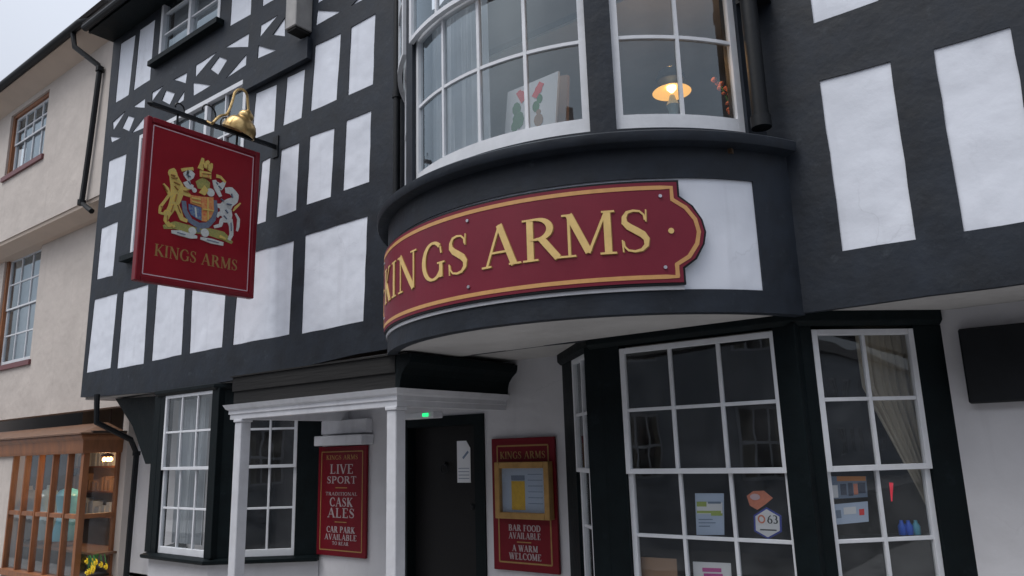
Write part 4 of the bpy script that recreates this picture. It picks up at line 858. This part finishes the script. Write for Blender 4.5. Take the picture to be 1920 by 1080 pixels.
# ---- curtains
def curtain(name, A, B, z0, z1, m_, label, amp=.018, waves=9, gather=None):
    A = Vector(A); B = Vector(B); d = (B - A); n = Vector((d.y, -d.x)).normalized(); nu, nz = waves * 8, 14; V = []; F_ = []
    for j in range(nz + 1):
        t = j / nz; z = z1 + (z0 - z1) * t
        for i in range(nu + 1):
            s = i / nu; s2 = gather(s, t) if gather else s
            w = amp * sin(2 * pi * waves * s + .8 * sin(3 * s)) + amp * .4 * sin(2 * pi * waves * 2.3 * s + t * 2)
            P = A + d * s2 + n * w; V.append((P.x, P.y, z))
    for j in range(nz):
        for i in range(nu): k = j * (nu + 1) + i; F_.append((k, k + 1, k + nu + 2, k + nu + 1))
    mb = MB(); mb.add(V, F_); return tag(mb.build(name, m_, None, smooth=True), label, 'curtain')
m = flat(R2, R3); a_ = inside(1612, 700, R2, R3, -.13); b_ = inside(1718, 700, R2, R3, -.13)
curtain('curtain', (a_.x, a_.y), (b_.x + .05, b_.y + .05), .98, 2.32, 'curtain', 'beige curtain drawn back at the right of the angled bay window', .016, 8, lambda s, t: 1 - (1 - s) * (1 - max(0, t - .28) * 1.25))
curtain('curtain', (l0[0][0] + .02, 4.98), (l0[0][0] + (l0[1][0] - l0[0][0]) * .60, 4.98), zs2 + .1, zt2 - .05, 'net', 'grey net curtain at the left of the small bay window', .02, 9)
def barc(d_, R=1.66): return (BC.x + R * sin(radians(d_)), BC.y - R * cos(radians(d_)))
curtain('curtain', barc(-27), barc(-1), 3.6, 5.15, 'net', 'pale grey curtain behind the left panes of the bow window', .02, 12)

# ---- objects in the bow window
pic = [atY(952, 173, 4.12), atY(1047, 133, 4.12), atY(1041, 236, 4.12), atY(946, 258, 4.12)]
mb = MB(); mb.prism(pic, (0, .02, 0)); o = tag(mb.build('picture', 'paper', None), 'white picture card of red flowers standing in the bow window', 'picture')
cm = lambda u, z, k: Vector((u, 4.12 - k, z))
def cpx(x, y): p = atY(x, y, 4.12); return (p.x, p.z)
mb = MB()
for (x_, y_, r_) in ((969, 205, 15), (972, 225, 20), (965, 238, 12), (1005, 200, 12), (1012, 185, 10)): mb.disc(cm, cpx(x_, y_), r_ * .0026, 0, .002 + r_ * .0001, 9, r_ * .0036)
mb.build('leaves', 'green', o)
mb = MB(); mb.band(cm, [cpx(972, 172), cpx(982, 190)], .045, 0, .004); mb.band(cm, [cpx(1016, 155), cpx(1002, 183)], .05, 0, .0043); mb.disc(cm, cpx(978, 178), .03, 0, .0047); mb.disc(cm, cpx(1010, 168), .032, 0, .0049); mb.build('flowers', 'redprint', o)
mb = MB(); mb.disc(cm, cpx(1010, 225), .04, 0, .0045, 10, .05); mb.disc(cm, cpx(1010, 210), .02, 0, .005); mb.build('figure', 'card', o)
mb = MB(); mb.prism([atY(1046, 143, 4.3), atY(1064, 140, 4.3), atY(1062, 228, 4.3), atY(1042, 235, 4.3)], (0, .03, 0)); tag(mb.build('box_file', 'card', None), 'pale brown box standing behind the flower picture in the bow window', 'box')
LC = atY(1259, 165, 4.75)
tl = empty('table_lamp', (LC.x, 4.75, 3.6), 'lit table lamp with a yellow glass shade in the bow window', 'lamp')
mb = MB(); mb.lathe([(.02, .02), (.05, .015), (.135, -.03), (.14, -.035), (.13, -.03), (.045, .01)], LC, 28); mb.build('lamp_shade', 'shade', tl, smooth=True)
mb = MB(); mb.lathe([(.012, -.035), (.035, -.01), (.035, .02), (.01, .035)], LC, 14); mb.build('bulb', 'bulb', tl, smooth=True)
mb = MB(); mb.lathe([(.075, -.30), (.07, -.27), (.03, -.24), (.035, -.18), (.05, -.14), (.03, -.10), (.018, -.06)], LC, 18); mb.build('lamp_base', 'glassblue', tl, smooth=True)
mb = MB(); mb.lathe([(.10, .05), (.11, .07), (.085, .13), (.03, .16)], LC, 24); mb.build('smoke_bell', 'black', tl, smooth=True)
ld = bpy.data.lights.new('lamp_glow', 'POINT'); lo = bpy.data.objects.new('lamp_glow', ld); COL.objects.link(lo); lo.location = LC + Vector((0, .06, .24)); ld.energy = 4.5; ld.color = (1, .55, .22); ld.shadow_soft_size = .05
fl = empty('flower_vase', tuple(atY(1370, 225, 4.9)), 'pink flower spray at the right edge of the bow window', 'flowers')
b0 = atY(1376, 222, 5.05)
mb = MB(); mb.tube([b0, b0 + Vector((-.03, 0, .15)), b0 + Vector((-.09, 0, .34))], .006, 6); mb.build('stem', 'green', fl)
mb = MB()
for k_ in range(16):
    t = k_ / 15; c = b0 + Vector((-.09 * t * t + random.uniform(-.03, .03), random.uniform(-.03, .03), .02 + .32 * t)); r_ = random.uniform(.014, .028); mb.lathe([(.002, -r_), (r_ * .8, -r_ * .4), (r_, 0), (r_ * .7, r_ * .6), (.002, r_)], c, 7)
mb.build('blossom', 'coral', fl)

# ================================================================== THE CREAM HOUSE NEXT DOOR
ch = empty('cream_house', (-14, 5.4, 0), 'cream rendered house with brown windows and a wooden shopfront at the left', 'building')
YU, YM = 4.98, 5.35
xw0, xw1 = -24, -11.30
zu0 = 5.70; zu1 = 8.60
# upper storey, its rounded jetty, middle storey
w3 = [atY(25, 212, YU), atY(93, 170, YU), atY(80, 290, YU), atY(5, 335, YU)]
wx0, wx1, wz0, wz1 = (w3[0].x + w3[3].x) / 2, (w3[1].x + w3[2].x) / 2, (w3[2].z + w3[3].z) / 2, (w3[0].z + w3[1].z) / 2
v3 = [atY(12, 470, YM), atY(82, 432, YM), atY(58, 672, YM)]
vx0, vx1, vz0, vz1 = v3[0].x, v3[1].x, 3.42, 5.62
def wall_holes(outer_, holes, Y, th):
    mb = MB(); L = [outer_] + holes; V = [p for l in L for p in l]; tri = tessellate_polygon([[Vector((p[0], p[1], 0)) for p in l] for l in L]); n = len(V); fs = [tuple(t) for t in tri] ; s = 0
    for l in L:
        k = len(l); fs += [(s + i, s + (i + 1) % k, s + (i + 1) % k + n, s + i + n) for i in range(k)]; s += k
    fs += [tuple(i + n for i in t) for t in tri]
    mb.add([(p[0], Y, p[1]) for p in V] + [(p[0], Y + th, p[1]) for p in V], fs); return mb
r_ = lambda a, b, c, d: [(a, d), (b, d), (b, c), (a, c)]
mb = wall_holes(r_(xw0, xw1, zu0, zu1), [r_(wx0, wx1, wz0, wz1), r_(wx0 - 3.6, wx1 - 3.6, wz0, wz1)], YU, .2); mb.build('upper_wall', 'cream', ch)
mb = wall_holes(r_(xw0, xw1 + .05, 2.40, zu0 + .05), [r_(vx0, vx1, vz0, vz1), r_(vx0 - 3.6, vx1 - 3.6, vz0, vz1)], YM, .2); mb.build('middle_wall', 'cream', ch)
mb = MB(); mb.prism([(xw0, YU, zu0 + .1), (xw0, YU + .03, zu0 - .06), (xw0, YM - .1, zu0 - .16), (xw0, YM + .1, zu0 - .18), (xw0, YM + .1, zu0 + .1)], (xw1 - xw0 - .001, 0, 0)); mb.build('jetty_moulding', 'creamtrim', ch)
mb = MB(); mb.prism([(xw0, YU - .34, zu1 - .02), (xw0, YU + .1, zu1 - .22), (xw0, YU + .1, zu1 + .05), (xw0, YU - .34, zu1 + .03)], (xw1 - xw0, 0, 0)); mb.build('eaves_soffit', 'creamtrim', ch)
mb = MB(); mb.prism([(xw0, YU - .46, zu1 + .06), (xw0, 9, zu1 + 3), (xw0, 9, zu1 + 2.9), (xw0, YU - .42, zu1 + .02)], (xw1 - xw0 + .05, 0, 0)); mb.build('roof', 'roof', ch)
mb = MB(); mb.tube([(xw0, YU - .40, zu1 + .01), (-12.15, YU - .40, zu1 + .03), (-11.6, YU - .25, zu1 + .02)], .07, 10); mb.build('gutter', 'black', ch, smooth=True)
def cwin(x0_, x1_, z0_, z1_, Y, cols, rt, rb, label=None):
    m = flat((x0_, Y), (x1_, Y)); w = x1_ - x0_; mb = MB(); f = .09
    mb.mbox(m, 0, f, z0_, z1_, -.06, .02); mb.mbox(m, w - f * .4, w, z0_, z1_, -.06, .02); mb.mbox(m, f, w - f * .4, z1_ - f * .8, z1_, -.06, .019)
    o = mb.build('window', 'orange', ch); zm_ = (z0_ + z1_) / 2
    sash(m, f, w - f * .4, z0_ + .01, z1_ - f * .8, zm_, cols, rt, rb, 1, o, st=.045, bot=.09, bar=.028, up_out=.02, extra_n=-.02, gm='glass_up')
    s_ = MB(); s_.mbox(m, -.06, w + .06, z0_ - .09, z0_, -.06, .10); s_.build('sill', 'maroonsill', o)
for d_ in (0, -3.6):
    cwin(wx0 + d_, wx1 + d_, wz0, wz1, YU + .06, 4, 2, 1); cwin(vx0 + d_, vx1 + d_, vz0, vz1, YM + .06, 3, 2, 2)
    mb = MB(); mb.box(wx0 + d_, wx1 + d_, YU + .32, YU + .35, wz0, wz1); mb.box(vx0 + d_, vx1 + d_, YM + .32, YM + .35, vz0, vz1); mb.build('blind', 'net' if d_ == 0 else 'roomdark', ch)
# downpipe with its offsets
dpp = [(137, 62), (140, 88), (184, 122), (187, 130), (178, 200), (166, 290), (153, 380), (172, 396)]
def dpt(p, Y): return atY(p[0], p[1], Y)
P = [dpt(dpp[0], YU - .38), dpt(dpp[1], YU - .36), dpt(dpp[2], YU - .08), dpt(dpp[3], YU - .07)] + [dpt(p, YU - .07) for p in dpp[4:7]] + [dpt(dpp[7], YU - .03)]
mb = MB(); mb.tube(P, .045, 8); 
for i in (3, 6): mb.lathe([(.065, -.04), (.065, .04)], P[i], 8)
mb.build('downpipe', 'black', ch, smooth=True)
P = [atY(182, 740, 4.74), atY(181, 792, 4.74), atY(245, 824, 5.2), atY(256, 850, 5.36), atY(236, 1085, 5.36)]
mb = MB(); mb.tube(P, .04, 8); mb.lathe([(.055, -.03), (.055, .03)], P[3], 8); tag(mb.build('downpipe', 'black', None, smooth=True), 'lower black drainpipe bending between the wooden shopfront and the pub', 'pipe')
# shopfront: flat front, canted return, wooden fascia
SF = [(-24, 4.92), (atY(158, 850, 4.92).x, 4.92), (atY(226, 880, 5.45).x, 5.45)]
zf0 = atY(150, 850, 4.92).z; zf1 = atY(150, 812, 4.92).z + .12
mb = MB(); mb.sweep(SF, [(-.12, zf0), (.03, zf0), (.04, zf0 + .04), (.05, zf0 + .18), (.09, zf0 + .22), (.09, zf0 + .26), (-.12, zf0 + .32)])
sf = mb.build('shopfront', 'orange', ch, bevel=.004)
mb = MB(); mb.sweep(SF, [(-.5, zf0 + .321), (.12, zf0 + .262), (.12, zf0 + .285), (-.5, zf0 + .46)]); mb.build('shopfront_roof', 'brown', sf)
zf_b = .02
def shop_face(A, B, n, zt_, name):
    m = flat(A, B); L = (Vector(B) - Vector(A)).length; mb = MB(); zr = atY(155, 970, 4.92).z
    for i in range(n + 1):
        u = L * i / n; w = .022 if i not in (0, n) else .045; mb.mbox(m, max(u - w, 0), min(u + w, L), zf_b, zt_, -.08, .0)
    for i in range(n): mb.mbox(m, L * i / n + .05, L * (i + 1) / n - .05, zr - .03, zr + .03, -.07, -.004)
    mb.mbox(m, 0, L, zf_b - .08, zf_b, -.10, .05)
    mb.build('mullions', 'orange', sf)
    gl = MB(); gl.msheet(m, .03, L - .03, zf_b, zt_, -.043); gl.build('window_pane', 'glass', sf)
    rs = MB(); rs.mbox(m, 0, L, BZ, zf_b - .08, -.10, -.01); rs.build('stall_riser', 'brown', sf)
x_s = SF[1][0]; pw = (x_s - atY(20, 900, 4.92).x) / 5
shop_face((x_s - pw * 5, 4.92), SF[1], 5, zf0, 'f'); shop_face(SF[1], SF[2], 1, zf0, 'r')
mb = MB(); mb.box(xw0, x_s - pw * 5, 4.93, 5.1, BZ, zf0 + .0); mb.build('ground_floor_wall', 'cream', ch)
e_ = SF[2]; mb = MB(); mb.box(e_[0], e_[0] + .17, 5.44, 5.62, BZ, 2.46); mb.build('pier', 'cream', ch)
mb = MB(); mb.box(xw0, e_[0] + .1, 8, 8.1, 0, 9); mb.box(e_[0], e_[0] + .08, 5.62, 8, 0, 2.6); mb.box(xw0, -11.3, 4.96, 8, zf0 + .28, zf0 + .31); mb.box(xw0, e_[0], 5.0, 8, 0, .05); mb.box(-11.42, -11.32, YU + .2, 8, 2.66, 9); mb.build('inner_wall', 'roomdark', ch)
# shop display
shp = MB(); shp.box(x_s - 3.4, x_s + .3, 6.3, 6.35, -.4, 2.6); shp.build('shop_back_wall', 'card', ch)
shp = MB()
for z_ in (.7, 1.1, 1.5, 1.85): shp.box(x_s - 3.2, x_s + .2, 6.05, 6.29, z_, z_ + .03)
shp.build('shop_shelves', 'orange', ch)
rg_ = random.Random(5)
for k_ in range(3):
    z_ = (.73, 1.13, 1.53)[k_]; shp = MB(); x_ = x_s - 3.1
    while x_ < x_s: w_ = rg_.uniform(.08, .2); shp.box(x_, x_ + w_ * .8, 6.08, 6.25, z_, z_ + rg_.uniform(.12, .28)); x_ += w_ + .04
    so_ = shp.build('shelf_goods', ('paperblue', 'card', 'net')[k_], None); tag(so_, ('assorted pale boxes on the lowest shelf at the back of the wooden shop', 'assorted brown boxes on the middle shelf at the back of the wooden shop', 'assorted grey boxes on the top shelf at the back of the wooden shop')[k_], 'boxes')
sh = MB(); sh.box(x_s - 2.9, x_s + .1, 5.15, 5.7, .32, .35)
tag(sh.build('display_shelf', 'brown', None), 'low wooden display shelf inside the shop window', 'shelf')
p = atY(178, 1062, 5.1)
df = empty('daffodil_bunch', (p.x, 5.1, .35), 'yellow daffodils in the shop window next door', 'flowers')
mb = MB(); mb2 = MB()
for k_ in range(14):
    bx_ = p + Vector((random.uniform(-.22, .22), random.uniform(-.1, .1), random.uniform(-.07, .08)))
    mb2.tube([(p.x + (bx_.x - p.x) * .3, bx_.y, .35), bx_], .006, 5)
    for j in range(6):
        a_ = j * pi / 3; e1 = Vector((cos(a_), 0, sin(a_))) * .05; s1 = Vector((-sin(a_), 0, cos(a_))) * .018
        mb.add([bx_, bx_ + e1 * .6 + s1, bx_ + e1 + Vector((0, -.012, 0)), bx_ + e1 * .6 - s1], [(0, 1, 2, 3)])
    mb.lathe([(.010, 0), (.018, .03), (.021, .034)], bx_, 8, (0, -1, 0))
mb.build('petals', 'petal', df); mb2.build('stems', 'green', df)
p = atY(201, 861, 5.7)
sl = empty('ceiling_light', tuple(p), 'glowing orange bulbs behind the shop window next door', 'lamp')
mb = MB(); mb.tube([(p.x, 5.7, p.z + .1), (p.x, 5.7, 2.6)], .01, 6); mb.lathe([(.02, .1), (.09, .06), (.1, .04), (.02, .06)], p, 14); mb.build('fitting', 'brown', sl)
mb = MB()
for d_ in (-.10, .02, .12): mb.lathe([(.01, -.035), (.03, -.015), (.03, .01), (.01, .035)], p + Vector((d_, 0, .0)), 10)
mb.build('bulbs', 'shoplight', sl, smooth=True)
ld = bpy.data.lights.new('shop_glow', 'POINT'); lo = bpy.data.objects.new('shop_glow', ld); COL.objects.link(lo); lo.location = p + Vector((0, -.05, -.12)); ld.energy = 20; ld.color = (1, .6, .3); ld.shadow_soft_size = .08
rng = random.Random(3)
for k_, (x_, h_, mt, lb, ct) in enumerate(((52, .5, 'net', 'pale grey cloth hanging on the far left of the shop window', 'cloth'), (88, .62, 'glassblue', 'blue-grey jacket on a stand in the shop window', 'jacket'), (125, .7, 'cyan', 'teal coat on a stand beside the daffodils in the shop window', 'coat'))):
    p = atY(x_, 960, 5.35); mb = MB(); mb.lathe([(.16, -.42), (.17, -.30), (.12, -.05), (.15, .12), (.17, .25), (.12, .33), (.04, .36), (.035, .42)], p, 14); mb.tube([(p.x, 5.35, .35), (p.x, 5.35, p.z - .4)], .015, 6)
    tag(mb.build('garment_stand', mt, None, smooth=True), lb, ct)

# ================================================================== OPPOSITE SIDE OF THE STREET (seen in the window reflections)
for (x0_, x1_, h_, mt, lb, pitch_) in ((-19.5, -9.2, 6.3, 'brick', 'red brick terrace across the street reflected in the windows', 2.2), (-9.15, -1.2, 5.4, 'render', 'pale rendered house across the street reflected in the windows', 2.0), (-1.15, 9.5, 6.6, 'brick', 'taller brick house across the street behind the viewer', 2.4), (9.55, 60, 6.1, 'render', 'long rendered house farther along the opposite side of the street', 2.2)):
    ho = empty('terrace_house', ((x0_ + x1_) / 2, -5.0, 0), lb, 'building', 'houses across the street')
    holes = []; wn = []
    nW = int((x1_ - x0_) / 2.1)
    for i in range(nW):
        cx = x0_ + (i + .5) * (x1_ - x0_) / nW
        for z_ in (.9, 3.4):
            if z_ + 1.5 < h_: holes.append(r_(cx - .5, cx + .5, z_, z_ + 1.4)); wn.append((cx, z_))
    mb = wall_holes(r_(x0_, x1_, BZ, h_), holes, -5.2, .2); mb.build('wall', mt, ho)
    mb = MB(); mb.box(x0_, x1_, -5.6, -5.5, 0, h_); mb.build('inner_wall', 'room', ho)
    mb = MB(); mb.prism([(x0_, -4.75, h_ - .05), (x0_, -9, h_ + pitch_), (x0_, -13, h_ - .05)], (x1_ - x0_, 0, 0)); rf = mb.build('roof', 'roof', ho)
    mb = MB(); mb.box(x0_ + .8, x0_ + 1.5, -9.4, -8.6, h_ + pitch_ - .6, h_ + pitch_ + .9); mb.build('chimney', 'brick', rf)
    for cx, z_ in wn:
        mb = MB(); m = flat((cx + .5, -5.05), (cx - .5, -5.05))
        for aa in ((0, .06, z_, z_ + 1.4), (.94, 1, z_, z_ + 1.4), (.06, .94, z_, z_ + .06), (.06, .94, z_ + 1.34, z_ + 1.4), (.06, .94, z_ + .67, z_ + .73)): mb.mbox(m, *aa, -.05, 0)
        for u_ in (.35, .63): mb.mbox(m, u_, u_ + .03, z_ + .06, z_ + 1.34, -.045, -.005)
        wo = mb.build('window', 'white', ho)
        mb = MB(); mb.msheet(m, .05, .95, z_ + .05, z_ + 1.35, -.03); mb.build('window_pane', 'glass', wo)
        mb = MB(); mb.mbox(m, .02, .30, z_, z_ + 1.4, -.20, -.18); mb.mbox(m, .70, .98, z_, z_ + 1.4, -.20, -.18); mb.build('curtain', 'curtain', wo)
        mb = MB(); mb.mbox(m, -.08, 1.08, z_ - .1, z_, -.1, -.0 - .14 + .2); mb.build('sill', 'render', wo)

for o in list(bpy.data.objects):
    if '_org' in o: del o['_org']
